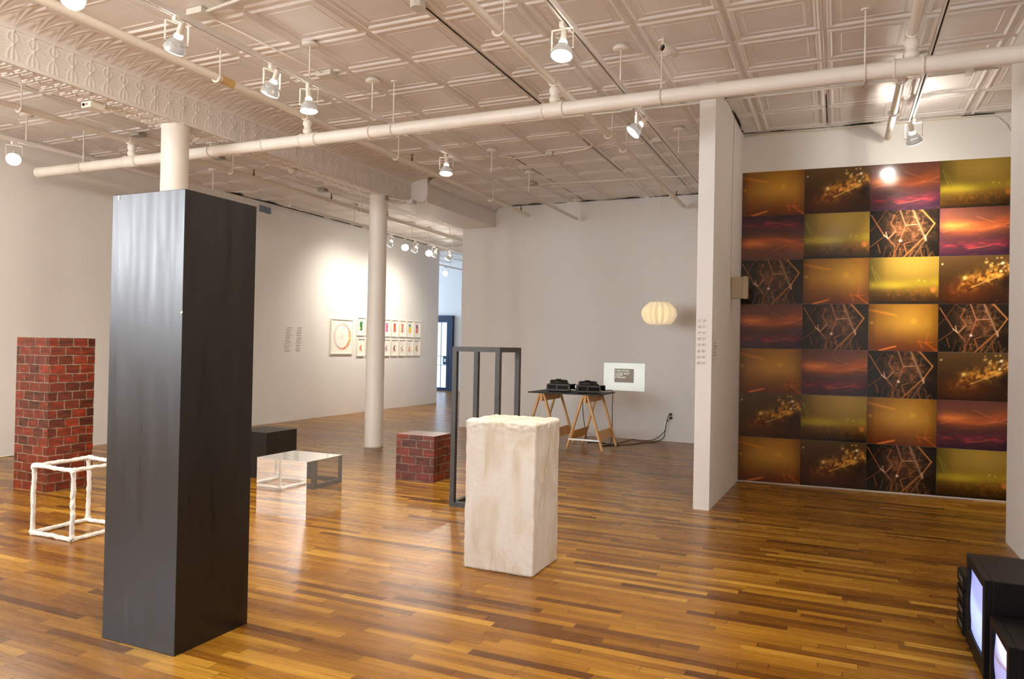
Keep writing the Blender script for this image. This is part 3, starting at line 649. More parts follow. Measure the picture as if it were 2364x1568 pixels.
def wall_text(name, label, origin, ux, rows, size, m, depth=.0012):
    """rows: list of (u, z, length) short lines of lettering; built as runs of small characters"""
    ux = Vector(ux).normalized(); n = Vector((0, 0, 1)).cross(ux)*-1; o = Vector((0, 0, 0))
    t = thing(name, label, 'wall text', origin); rr = random.Random(4)
    for (u, z, l) in rows:
        mb = MB(); x = u
        while x < u+l:
            w = size*rr.choice((.35, .5, .6, .3)); hh = size*rr.choice((.55, .8, .6)); 
            if rr.random() > .16:
                kind = rr.choice('oihn'); p = o+ux*(x+w/2)+Vector((0, 0, z))
                if kind in 'ihn':
                    mb.obox(p+ux*(-w/2)+Vector((0, 0, hh/2)), ux, n, (0, 0, 1), size*.07, depth, hh/2)
                if kind in 'on':
                    mb.obox(p+Vector((0, 0, hh)), ux, n, (0, 0, 1), w/2, depth, size*.06)
                if kind in 'oh':
                    mb.obox(p+Vector((0, 0, hh*.05+size*.03)), ux, n, (0, 0, 1), w/2, depth, size*.06)
                if kind in 'on': mb.obox(p+ux*(w/2)+Vector((0, 0, hh/2)), ux, n, (0, 0, 1), size*.07, depth, hh/2)
            x += w+size*.16
        mb.obox(ux*(u+l/2)+Vector((0, 0, z+size*.03)), ux, n, (0, 0, 1), l/2+size*.2, depth, size*.05); mb.obj('text_line', m, t)
    return t
rows = []
for k in range(10):
    z = .40-k*.045; rows += [(.08-.006*k, z, .17-.03*(k % 3)), (.08-.006*k, z-.016, .10+.03*(k % 2)), (.36-.004*k, z+.004, .14-.02*(k % 2)), (.36-.004*k, z-.012, .11)]
wall_text('wall_text', 'faint block of small lettering on the long wall left of the ring drawing', (XL+.002, 9.98, 1.25), (0, 1, 0), rows, .016, M['ink'])
rows = []
for k in range(8):
    z = .37-k*.0535; rows += [(0, z, .026), (0, z-.012, .022), (.042, z, .030), (.042, z-.012, .024)]
o_ = wall_text('wall_text', 'column of small lettering on the narrow end of the white partition', (-1.128, 6.5255, 1.29), (1, 0, 0), rows, .011, M['ink2'])
rows = [(.02, .02+k*.028, .10+.05*(k % 3 == 1)) for k in range(6)]
o_ = wall_text('wall_text', 'small faint caption on the broad side of the partition', (-1.0015, 6.60, 1.30), (.025, 1, 0), rows, .014, M['ink2'])
MB().box(-.0008, .0015, -.03, -.026, -.02, .27).box(-.0008, .0015, -.027, .09, -.02, -.016).obj('caption_edge', M['ink2'], o_)

t = thing('wall_plate', 'pair of small blue-grey square plates high on the long wall', 'wall plate', (XL, 9.40, 3.56))
MB().box(.001, .012, -.06, .07, 0, .105).obj('plate', M['bluegrey'], t); MB().box(.001, .012, .08, .20, -.01, .10).obj('plate', M['bluegrey'], t)

t = thing('wall_speaker', 'small beige box mounted on the partition side, overlapping the photo grid', 'wall box', (-.983, 7.5, 1.915))
MB().box(.006, .115, 0, .11, .004, .215, .004).obj('housing', M['beige'], t); MB().box(.115, .158, -.004, .114, 0, .22, .006).obj('front_cover', M['beige'], t)
MB().box(0, .006, .01, .10, .02, .20).obj('back_bracket', M['black'], t)
tag(place(MB().tube([(-.976, 7.49, 1.95), (-.980, 7.47, 2.2), (-.978, 7.47, 2.8), (-.976, 7.48, 3.3), (-.972, 7.5, 3.72)], .0022, 6).obj('thin_wire', M['ink2']), (-.976, 7.49, 1.95)), 'thin wire running up the partition from the beige box', 'wire')

# ------------------------------------------------------------------ far blue room door
t = struct(bpy.data.objects.new('door_1', None)); C.objects.link(t); t.location = (-11.0, FARY, 0)
m = MB(); FR = -.09
m.box(-.62, .37, -.12, -.003, 2.20, 2.29).box(.27, .37, -.12, -.003, 0, 2.2).box(-.62, -.52, -.12, -.003, 0, 2.2); m.obj('door_frame', M['blueframe'], t)
m = MB().box(-.50, -.44, FR, -.03, .02, 2.18).box(.16, .25, FR, -.03, .02, 2.18).box(-.44, .16, FR, -.03, 2.08, 2.18).box(-.44, .16, FR, -.03, .02, .1); dl = m.obj('door_leaf', M['blueframe'], t)
MB().box(-.44, .16, -.05, -.045, .1, 2.08).obj('door_glass', mat('daylit_door_glass', srgb(190, 215, 235), .2, emis=(.62, .80, 1, 1), estr=.75), dl)
m = MB()
for x in (-.24, -.03): m.box(x-.009, x+.009, FR, FR+.012, .1, 2.08)
for z in (1.05, .78): m.box(-.44, .16, FR, FR+.01, z-.006, z+.006)
m.obj('security_bars', M['blueframe'], dl)
lk = MB().box(.06, .25, FR-.02, FR, .80, 1.06).obj('lock_box', M['blueframe'], dl); MB().box(.10, .17, FR-.035, FR-.02, .88, .98).obj('lock_plate', M['alu'], dl)
t = thing('door_intercom', 'small grey plate on the pale far wall beside the barred door', 'wall plate', (-10.56, FARY, .85))
MB().box(-.05, .05, -.03, 0, .0, .06).obj('plate', M['galv'], t); MB().box(-.04, .04, -.03, 0, .10, .24).obj('plate', M['whitemetal'], t)
rows = [(0, .5, .25), (0, .46, .22), (0, .1, .28), (0, .05, .18)]

# ------------------------------------------------------------------ windows behind the camera and in the far room
def window(n, p, ux, w, h, nrm, panes=2, glow='daylight'):
    t = struct(bpy.data.objects.new('window_%d' % n, None)); C.objects.link(t); t.location = p
    ux = Vector(ux); nv = Vector(nrm); z = Vector((0, 0, 1)); m = MB()
    def bx(u0, u1, z0, z1, d0, d1, mb): mb.obox(ux*(u0+u1)/2+z*(z0+z1)/2+nv*(d0+d1)/2, ux, nv, z, (u1-u0)/2, (d1-d0)/2, (z1-z0)/2)
    bx(-.08, 0, -.08, h+.08, 0, .06, m); bx(w, w+.08, -.08, h+.08, 0, .06, m); bx(0, w, -.08, 0, 0, .06, m); bx(0, w, h, h+.08, 0, .06, m); bx(0, w, h/2-.025, h/2+.025, 0, .04, m)
    for k in range(1, panes): bx(w*k/panes-.02, w*k/panes+.02, 0, h, 0, .04, m)
    m.obj('window_frame', M['winframe'], t); g = MB(); bx(0, w, 0, h, .005, .012, g); g.obj('window_glass', M[glow], t); return t
M['daylight3'] = mat('daylit_glass_left', (.7, .8, 1, 1), .2, emis=(.92, .95, 1, 1), estr=16)
M['daylight2'] = mat('daylit_glass_bright', (.7, .8, 1, 1), .2, emis=(.50, .72, 1, 1), estr=9)
window(1, (-7.9, YR, .9), (1, 0, 0), 1.3, 2.4, (0, 1, 0)); window(2, (-6.1, YR, .9), (1, 0, 0), 1.3, 2.4, (0, 1, 0)); window(5, (-4.45, YR, .9), (1, 0, 0), .6, 2.4, (0, 1, 0), 1)  # the last, narrow window is an unseen one added for cool fill light
window(3, (XL, -4.3, 1.95), (0, 1, 0), 2.7, 1.6, (1, 0, 0), 2, 'daylight3')
window(4, (-14.85, 16.2, .7), (0, 1, 0), 2.6, 2.7, (1, 0, 0), 3, 'daylight2')

# ------------------------------------------------------------------ ceiling pipes
MY, MZ, MR = 5.5, 3.315, .056
t = thing('main_sprinkler_pipe', 'thick white main pipe crossing the whole room below the ceiling', 'pipe', (-8.5, MY, MZ))
m = MB().cyl((-.04, 0, 0), (9.66, 0, 0), MR, n=24); m.obj('pipe', M['pipe'], t)
for x in (-7.0, -4.6, -2.13, .40):
    m = MB()
    for s in (-1, 1): m.torus((x+8.5+s*.085, 0, 0), (1, 0, 0), MR+.004, .009)
    m.cyl((x+8.5-.088, 0, 0), (x+8.5+.088, 0, 0), MR+.006, n=24); m.obj('tee_sleeve', M['pipe'], t)
for x in (-5.15, -3.9): MB().torus((x+8.5, 0, 0), (1, 0, 0), MR+.003, .008).obj('joint_ring', M['pipe'], t)
MB().cyl((-.05, 0, 0), (.02, 0, 0), MR+.006, n=24).obj('end_cap', M['pipe'], t)
for x in (-7.78, -5.85, -3.66, -1.255, .14):
    mm = MB().torus((x+8.5, 0, 0), (1, 0, 0), MR+.006, .005).cyl((x+8.5, 0, MR), (x+8.5, 0, CEIL-MZ), .006, n=8).cyl((x+8.5, 0, CEIL-MZ-.012), (x+8.5, 0, CEIL-MZ), .03, n=12)
    mm.obj('hanger', M['pipe'], t)
BZP = 3.53
BR = [(-7.0, YR+.02, 15.0, [.5, 4.3, 6.9, 9.6, 12.5], [5.9, 7.3, 8.9, 10.4], 'left of the beam'), (-4.62, YR+.02, 10.9, [1.2, 4.38, 7.0, 9.48], [7.35, 10.6], 'alongside the embossed beam'), (-2.12, YR+.02, 10.95, [1.4, 4.42, 7.0, 7.55, 10.1], [10.35], 'in the middle of the room'), (.42, YR+.02, 8.05, [1.5, 3.8, 6.35, 7.2], [], 'above the photo grid')]
for x, y0, y1, hk, heads, lb in BR:
    t = thing('sprinkler_branch_pipe', 'white sprinkler branch pipe hung under the ceiling, '+lb, 'pipe', (x, y0, BZP), group='sprinkler branch pipes')
    MB().cyl((0, 0, 0), (0, y1-y0, 0), .030, n=16).obj('pipe', M['pipe'], t)
    m = MB().cyl((0, MY-y0, -.02), (0, MY-y0, MZ-BZP+MR-.005), .032, n=16)
    m.lathe([(.034, 0), (.045, .01), (.045, .035), (.036, .045), (.036, .07), (.046, .08), (.046, .11), (.034, .125)], (0, MY-y0, -.155), n=16)
    m.cyl((0, MY-y0-.05, 0), (0, MY-y0+.05, 0), .040, n=16); m.obj('riser_tee', M['pipe'], t)
    for y in hk:
        mm = MB().cyl((.045, y-y0, .015), (.045, y-y0, CEIL-BZP), .006, n=8).torus((.0, y-y0, .0), (0, 1, 0), .042, .008, a0=-PI*.12, a1=PI*1.12, ref=(1, 0, 0), n=14).cyl((.045, y-y0, CEIL-BZP-.01), (.045, y-y0, CEIL-BZP), .028, n=10)
        mm = MB().cyl((.04, y-y0, .0), (.04, y-y0, CEIL-BZP), .006, n=8).cyl((.04, y-y0, CEIL-BZP-.01), (.04, y-y0, CEIL-BZP), .028, n=10)
        pts = [Vector((math.cos(a)*.04, y-y0, math.sin(a)*.04)) for a in np.linspace(0, -PI*1.05, 12)]; mm.tube(pts, .0085, 8); mm.obj('hanger', M['pipe'], t)
    for y in heads:
        MB().cyl((0, y-y0, .02), (0, y-y0, .07), .012, n=10).cyl((0, y-y0, .07), (0, y-y0, .10), .006, n=8).cyl((0, y-y0, .1), (0, y-y0, .104), .02, n=10).obj('sprinkler_head', M['brass'], t)
    if lb.startswith('alongside'): MB().cyl((0, 4.425-y0, 0), (0, 4.56-y0, 0), .0306, n=16).obj('rust_patch', M['rust'], t)
t = thing('capped_pipe_stub', 'short open ended white pipe stub hung above the partition end', 'pipe', (-1.235, 5.42, 3.66))
MB().lathe([(.026, .002), (.026, .16), (.032, .16), (.032, 0), (.026, 0)], (0, 0, 0), (.45, .9, 0), n=18).obj('pipe', M['pipe'], t)
MB().lathe([(.0255, .02), (.001, .021)], (0, 0, 0), (.45, .9, 0), n=18).obj('dark_bore', M['dirt_shade'], t)
MB().cyl((0, .03, .02), (0, .03, .09), .007, n=8).obj('hanger', M['pipe'], t)
# ------------------------------------------------------------------ conduits and junction boxes on the ceiling
def jbox(t, x, y, s=.055, z=CEIL-.004, rnd=False, m='boxmetal', long=1.0):
    mm = MB()
    if rnd: mm.lathe([(.001, -.05), (.052, -.05), (.056, -.044), (.056, 0)], (x, y, z), n=8, smooth=False)
    else: mm.box(x-s*long, x+s*long, y-s, y+s, z-.045, z, .004)
    mm.obj('junction_box', M[m], t)
def conduit(label, pts, boxes, r=.010, rnd=False):
    t = thing('ceiling_conduit', label, 'conduit', (pts[0][0], pts[0][1], CEIL-.03)); o = Vector(t.location)
    P = [Vector(p) if len(p) == 3 else Vector((p[0], p[1], CEIL-.028)) for p in pts]
    if r: MB().tube([p-o for p in P], r, 8).obj('conduit_tube', M['pipe'], t)
    for b in boxes:
        x, y = b[0], b[1]; jbox(t, x-o.x, y-o.y, z=.026, rnd=(len(b) > 2 and b[2] == 'r'), m='galv' if (len(b) > 2 and b[2] == 'g') else 'boxmetal', long=b[3] if len(b) > 3 else 1)
    return t
conduit('conduit with a large round box near the top left of the ceiling', [(-4.18, 3.8), (-3.6, 3.72), (-2.9, 3.6), (-2.2, 3.5)], [(-4.18, 3.80, 'b', 1.3)], .011)
conduit('long thin conduit running from the front box past the track lights', [(-4.15, 3.85), (-4.09, 5.09), (-4.02, 6.8), (-4.01, 9.6), (-3.9, 10.9)], [(-4.08, 5.09, 'b', 1.4), (-4.015, 9.60, 'g')], .007)
conduit('conduit crossing the middle of the ceiling between two boxes', [(-4.01, 6.83), (-1.9, 6.94), (.10, 6.97), (1.15, 6.93)], [(-4.01, 6.83, 'b', 1.3), (-1.90, 6.93, 'b'), (.10, 6.97, 'b', 1.4), (.95, 6.95, 'b', .5)], .009)
conduit('bent conduit with a small box in the centre of the ceiling', [(-3.75, 8.10), (-3.70, 8.22), (-3.45, 8.2), (-3.2, 8.19), (-2.95, 8.16), (-2.72, 8.10), (-2.60, 7.99), (-2.58, 7.9)], [(-3.20, 8.19, 'b', .8)], .010)
conduit('thin conduit near the back of the ceiling', [(-4.0, 9.65), (-3.0, 9.75), (-1.5, 9.85), (-1.15, 9.86)], [], .008)
conduit('octagonal junction box on the ceiling near the top edge', [(-2.66, 4.26), (-2.66, 4.35)], [(-2.656, 4.26, 'r')], 0)
conduit('small junction box beside the second row of lights', [(-1.85, 8.07), (-1.85, 8.1)], [(-1.853, 8.07, 'b', 1.2)], 0)
conduit('conduit left of the beam carrying three metal boxes', [(-7.30, 5.0), (-7.30, 5.82), (-7.23, 6.93), (-7.22, 8.97), (-7.2, 11.5)], [(-7.308, 5.82, 'g', 1.3), (-7.23, 6.93, 'g'), (-7.22, 8.97, 'g', 1.1)], .008)
def emergency(label, x, y):
    t = thing('beam_emergency_light', label, 'emergency light', (x, y, BZ))
    MB().box(-.06, .06, -.09, .05, -.055, .002, .01).obj('housing', M['whitemetal'], t)
    MB().cyl((-.02, -.092, -.03), (-.02, -.10, -.03), .012, n=12).obj('lens', M['black'], t)
    MB().cyl((.02, -.092, -.03), (.02, -.10, -.03), .006, n=10).obj('red_indicator', mat('red_plastic', srgb(190, 30, 25), .4), t)
emergency('small white box with a red light under the beam near the first column', -5.83, 4.22)
t = thing('smoke_detector', 'little white detector under the beam between the two columns', 'detector', (-5.80, 6.65, BZ))
MB().lathe([(.001, -.05), (.03, -.05), (.045, -.02), (.045, -.004)], n=16).obj('body', M['whitemetal'], t)
# conduit on the boxed end of the beam
t = thing('beam_conduit', 'bent white conduit with boxes along the boxed end of the beam', 'conduit', (-5.28, 8.75, BZ))
pts = [(-.30, -.45, -.03), (-.16, -.10, -.03), (-.02, .02, -.02), (.0, .06, .04), (.0, .08, .19), (.0, .14, .245), (.0, .24, .262), (.0, 1.2, .262), (.0, 2.3, .262)]
MB().tube(pts, .010, 8).obj('conduit_tube', M['pipe'], t); MB().box(-.20, -.10, -.16, -.05, -.06, -.004, .004).obj('junction_box', M['boxmetal'], t)
MB().box(-.38, -.30, -.52, -.42, -.06, -.004, .004).obj('junction_box', M['galv'], t)
# cable along the top of the print wall
def pwp(u, z, d=.012): p = PO+PD*u-PN*d; return Vector((p.x, p.y, z))
pts = [pwp(.02, 3.70), pwp(.3, 3.712), pwp(.8, 3.70), pwp(1.2, 3.715), pwp(1.7, 3.71), pwp(2.1, 3.72), pwp(2.35, 3.70), pwp(2.42, 3.62), pwp(2.48, 3.5), pwp(2.50, 3.42), pwp(2.56, 3.36)]
o = MB().tube([p-pts[0] for p in pts], .007, 8).obj('wall_cable', M['pipe'], None, loc=pts[0]); tag(o, 'white cable pinned along the wall above the photo grid', 'cable')
pts = [pwp(.02, 3.725), pwp(.9, 3.722), pwp(1.9, 3.735), pwp(2.45, 3.73), pwp(2.6, 3.70)]
o = MB().tube([p-pts[0] for p in pts], .009, 8).obj('wall_conduit', M['pipe'], None, loc=pts[0]); tag(o, 'straight white conduit at the ceiling line above the photo grid', 'conduit')

# ------------------------------------------------------------------ track lighting
TZ = 3.43
def track(label, x, y0, y1, hangers, zt=TZ, r=.018, endrod=False):
    t = thing('light_track', label, 'light track', (x, y0, zt), group='ceiling light tracks')
    m = MB().box(-.018, .018, 0, y1-y0, 0, .020).box(-.018, -.006, 0, y1-y0, -.016, 0).box(.006, .018, 0, y1-y0, -.016, 0); m.obj('rail', M['ceil'], t)
    MB().box(-.006, .006, 0, y1-y0, -.004, .0).obj('rail_groove', M['dirt_shade'], t)
    for h in hangers:
        y = h-y0
        MB().cyl((.0, y, .02), (.0, y, CEIL-zt-.03), .0065, n=10).obj('stem', M['pipe'], t)
        MB().lathe([(.001, -.035), (.055, -.035), (.062, -.028), (.062, -.010), (.050, -.008), (.050, 0)], (0, y, CEIL-zt-.004), n=24).obj('canopy', M['pipe'], t)
    return t
track('long light track over the middle left of the room with most of the spotlights', -3.80, YR+.1, 10.95, [.2, 2.7, 4.53, 5.37, 7.81, 8.97, 10.9])
track('light track over the centre right, ending behind the partition', -1.57, YR+.1, 10.9, [.2, 2.6, 5.48, 7.74, 10.2])
track('light track above the photo grid alcove', .58, YR+.1, 7.56, [.3, 3.0, 4.9, 6.5], zt=3.545)
track('light track along the far left of the ceiling', -7.82, YR+.1, 8.2, [.2, 2.2, 4.89, 7.4])
track('light track in the hall aimed at the framed pictures', -7.53, 8.6, 15.0, [10.2, 12.03, 12.65, 13.67, 14.7])
track('short light track in the pale blue far room', -9.37, 15.7, 18.6, [16.9, 18.2], zt=TZ+.02)

def lamp_proto():
    """PAR lamp in a gimbal yoke; local origin = lamp adapter, hangs down -z; lamp head tilts separately"""
    t = bpy.data.objects.new('track_spotlight', None); C.objects.link(t); t.empty_display_size = .05
    MB().box(-.016, .016, -.028, .028, -.035, .0, .002).obj('track_adapter', M['whitemetal'], t)
    return t
def spot(label, x, y, zt, aim, yaw=None, power=0, group='track spotlights', head=1.0, cone=1.5, bright='bulb', soft=.06, blend=.8, drop=.245, side=None, leak=9):
    """aim: direction the lamp points"""
    t = thing('track_spotlight', label, 'spotlight', (x, y, zt-.014), group=group)
    MB().box(-.015, .015, -.026, .026, -.034, .0, .002).obj('track_adapter', M['whitemetal'], t)
    a = Vector(aim).normalized(); h = Vector((a.x, a.y, 0))
    if h.length < .15: h = Vector((-.41, .91, 0)) 
    sd = Vector((-h.y, h.x, 0)).normalized()          # yoke arms either side
    if side: sd = Vector(side).normalized()
    fwd = Vector((sd.y, -sd.x, 0)); W2 = .071; top = -.040; pv = Vector((0, 0, -.165))
    m = MB().obox((0, 0, top), sd, fwd, (0, 0, 1), W2, .009, .0018)
    for s in (-1, 1): m.obox(sd*W2*s+Vector((0, 0, (top+pv.z)/2)), sd, fwd, (0, 0, 1), .0018, .009, (top-pv.z)/2)
    m.cyl((0, 0, top-.002), (0, 0, -.03), .008, n=10); m.obj('yoke', M['whitemetal'], t)
    m = MB().torus(pv, a, .052, .0035, n=24)
    for s in (-1, 1): m.cyl(pv+sd*.05*s, pv+sd*(W2+.006)*s, .006, n=8)
    m.obj('gimbal_ring', M['chrome'], t)
    MB().lathe([(.001, -.137), (.018, -.137), (.020, -.132), (.020, -.064), (.017, -.060)], pv, a, n=20).obj('socket', M['whitemetal'], t)
    hd = MB().lathe([(.018, -.062), (.025, -.056), (.028, -.046), (.026, -.034)], pv, a, n=24).obj('bulb_neck', M['bulbneck'], t)
    MB().lathe([(.026, -.034), (.040, -.022), (.056, .004), (.067, .034), (.068, .046), (.066, .049)], pv, a, n=28).obj('reflector', M['chromeN'], t)
    MB().lathe([(.066, .047), (.058, .055), (.034, .061), (.001, .063)], pv, a, n=28).obj('lens', M[bright], t)
    if leak:
        l = bpy.data.lights.new('bulb_spill', 'POINT'); l.energy = leak; l.color = (1, .94, .83); l.shadow_soft_size = .03
        lo = bpy.data.objects.new('bulb_spill', l); C.objects.link(lo); lo.parent = t; lo.location = pv-a*.045-Vector((0, 0, 0))
    if power:
        l = bpy.data.lights.new('spot_beam', 'SPOT'); l.energy = power; l.color = (1, .93, .80); l.spot_size = cone; l.spot_blend = blend; l.shadow_soft_size = soft
        lo = bpy.data.objects.new('spot_beam', l); C.objects.link(lo); lo.parent = t
        lo.location = pv+a*.075; lo.rotation_euler = a.to_track_quat('-Z', 'Y').to_euler()
    return t
def toward(x, y, zt, tx, ty, tz): return (tx-x, ty-y, tz-(zt-.18))
K = 1.28
G = 'track spotlights in the main room'
spot('spotlight at the top left of the ceiling, facing the camera as a white glare', -3.80, 2.62, TZ, (.9, -1.3, -1.0), power=62*K, group=G)
spot('tilted spotlight nearest on the long track, second from the top left', -3.80, 3.28, TZ, (-.75, .25, -1), power=62*K, group=G)
spot('tilted spotlight just left of the straight one on the long track', -3.80, 4.12, TZ, (-.55, .1, -1), power=75*K, group=G)
spot('straight hanging spotlight below the disc canopy on the long track', -3.80, 4.53, TZ, (.05, .02, -1), power=80*K, group=G)
spot('farthest spotlight on the long track, hanging straight above the dark steel frame', -3.80, 6.72, TZ, (.05, -.15, -1), power=80*K, group=G)
spot('large straight spotlight at the top centre of the ceiling', -1.59, 4.24, TZ, (0, -.25, -1), power=62*K, group=G)
spot('spotlight tilted to the left below the main pipe near the partition', -1.57, 6.0, TZ, (-.85, -.35, -1), power=62*K, group=G)
spot('spotlight in front of the photo grid turned to the wall', .595, 7.46, 3.535, (.30, .75, -1.0), power=185, group=G, cone=1.5, leak=110, blend=1)
spot('bright spotlight glaring at the far left edge', -7.82, 4.77, TZ, (1.1, -.75, -.9), power=62*K, group=G)
GH = 'track spotlights in the hall'
for yy, aim, lb, pw_ in [(11.30, (-.9, .15, -1), 'hall spotlight half hidden behind the slim column', 75), (11.80, (.8, -1.2, -.9), 'hall spotlight shining towards the camera, left one of two', 12), (12.16, (-.9, .1, -1.2), 'hall spotlight tilted to the wall between the two glaring ones', 50),
                      (12.68, (.8, -1.2, -.9), 'hall spotlight shining towards the camera, right one of two', 12), (12.90, (-.9, .15, -1.2), 'hall spotlight tilted to the wall, close behind the right glaring one', 48), (13.50, (-.85, -.15, -1.1), 'hall spotlight set apart at the right end of the hall track', 42)]:
    spot(lb, -7.53, yy, TZ, aim, power=pw_, group=GH, cone=2.2, blend=1, leak=13)
spot('single glaring spotlight in the pale blue far room', -9.37, 16.65, TZ+.02, (.35, -1, -.35), power=25, group=GH)
# unseen lamps added on the same tracks as fill for walls and sculptures
FILL_SPOTS = [(-3.80, 1.2, (-1, 1.25, -.40), 65), (-3.80, -.8, (-1, .7, -.4), 60), (-1.57, 1.6, (-.5, .6, -1), 80), (-1.57, -.4, (-.2, -.5, -1), 70), (.58, 3.2, (-.85, .25, -.8), 90), (-7.82, 2.6, (-.5, 1.0, -1), 80), (-7.82, -.6, (.5, -.2, -1), 70)]
for i, (x, y, a, p_) in enumerate(FILL_SPOTS): spot('unseen fill spotlight added on the front half of the tracks, out of view', x, y, 3.545 if x > 0 else TZ, a, power=p_*K, group='added fill spotlights on the tracks, out of view', cone=1.9, soft=.14)

# ------------------------------------------------------------------ pleated pendant lamp
t = thing('pendant_lamp', 'cream pleated paper pendant lamp hanging before the grey back wall', 'lamp', (-2.31, 10.25, 1.905))
npl = 16; mb = MB(); prof = [(.085, .148), (.15, .143), (.185, .115), (.225, .075), (.248, .02), (.250, -.025), (.232, -.07), (.205, -.115), (.175, -.142), (.12, -.148), (.02, -.146)]
nn = npl*8; vs = []
for k, (r, h) in enumerate(prof):
    for i in range(nn):
        an = 2*PI*i/nn; ph = (i % 8)/8; tri = 1-abs(2*ph-1); sh = (k/len(prof)-.5)*.9
        ph2 = ((i/8+(.5 if k > 5 else 0)*0) % 1); tri = 1-abs(2*ph2-1)
        rr = r*(1-.24*tri*math.sin(PI*min(1, max(0, (k+.6)/(len(prof)))))); vs.append((rr*math.cos(an), rr*math.sin(an), h+.012*tri*(1 if k < 3 else (-1 if k > 7 else 0))))
mb.add(vs, [(k*nn+i, k*nn+(i+1) % nn, (k+1)*nn+(i+1) % nn, (k+1)*nn+i) for k in range(len(prof)-1) for i in range(nn)], False)
mb.obj('lamp_shade', M['shade'], t); MB().cyl((0, 0, .13), (0, 0, CEIL-1.905), .0022, n=6).obj('cord', M['whitemetal'], t)
MB().cyl((0, 0, .05), (0, 0, .16), .02, n=12).obj('lamp_holder', M['whitemetal'], t)
l = bpy.data.lights.new('pendant_glow', 'POINT'); l.energy = .6; l.color = (1, .8, .5); l.shadow_soft_size = .06; lo = bpy.data.objects.new('pendant_glow', l); C.objects.link(lo); lo.parent = t

# ------------------------------------------------------------------ projection on the back wall
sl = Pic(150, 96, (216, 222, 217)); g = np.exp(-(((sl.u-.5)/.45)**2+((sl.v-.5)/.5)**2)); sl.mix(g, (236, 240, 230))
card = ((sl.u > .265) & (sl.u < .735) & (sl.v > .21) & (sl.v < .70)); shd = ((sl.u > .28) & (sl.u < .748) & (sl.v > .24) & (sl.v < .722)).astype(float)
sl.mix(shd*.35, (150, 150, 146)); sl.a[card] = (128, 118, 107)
me = sheet('projected_slide', sl.a, .655, .43, .003, M['slide'])  # projector light put in as a thin glowing sheet on the wall
o = bpy.data.objects.new('projected_slide', me); C.objects.link(o); o.location = (-3.361, YB, .740); tag(o, 'glowing sheet standing in for a slide projected low on the grey back wall', 'projection')
TX = ['A REAL FICTION', 'A STORY ABOUT', 'LE KLINT', '& THE LAMP']
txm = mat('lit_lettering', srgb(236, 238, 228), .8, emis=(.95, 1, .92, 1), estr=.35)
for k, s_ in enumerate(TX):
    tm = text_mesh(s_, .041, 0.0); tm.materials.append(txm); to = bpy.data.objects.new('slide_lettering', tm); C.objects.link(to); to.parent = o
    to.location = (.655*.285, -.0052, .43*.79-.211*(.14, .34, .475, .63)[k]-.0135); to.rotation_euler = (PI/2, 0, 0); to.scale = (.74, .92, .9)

# ------------------------------------------------------------------ trestle table
TT = .77
def trestle(xc, label):
    t = thing('sawhorse_trestle', label, 'trestle', (xc, 9.80, 0), group='pine trestles under the black board')
    yf, yb, sp_ = -.32, .34, .255
    MB().box(-.018, .018, yf-.03, yb+.03, TT-.125, TT-.016).obj('top_beam', M['pine'], t)
    for y in (yf, yb):
        for s in (-1, 1):
            m = MB(); a = Vector((s*.030, y, TT-.02)); b = Vector((s*sp_, y, .0)); d = (b-a).normalized()
            m.bar(a, b+Vector((0, 0, .008)), .045, .024, up=(1, 0, 0)); m.obj('leg', M['pine'], t)
    for s in (-1, 1):
        z0, z1 = .14, .26; x0 = s*(.03+(sp_-.03)*(1-z0/(TT-.02))); x1 = s*(.03+(sp_-.03)*(1-z1/(TT-.02))); th = s*.012
        m = MB(); q = [(x0-th*2, yf, z0), (x0-th*2, yb, z0), (x1-th*2, yb, z1), (x1-th*2, yf, z1), (x0-th*.6, yf, z0), (x0-th*.6, yb, z0), (x1-th*.6, yb, z1), (x1-th*.6, yf, z1)]
        m.add(q, [(0, 1, 2, 3), (7, 6, 5, 4), (0, 4, 5, 1), (1, 5, 6, 2), (2, 6, 7, 3), (3, 7, 4, 0)]); m.obj('side_brace', M['pine'], t)
    for y in (yf-.03, yb+.03): MB().box(-.225, .215, y-.004, y+.004, .135, .158).obj('spreader_strip', M['alu'], t)
    return t
trestle(-3.125, 'pine trestle under the right end of the black table board')
trestle(-3.76, 'pine trestle under the left end of the black table board')
o = MB().box(0, 1.045, 0, .76, 0, .016, .002).obj('table_board', M['tabletop'], None, loc=(-3.955, 9.43, TT-.016)); tag(o, 'thin black table board lying on two pine trestles', 'table top')

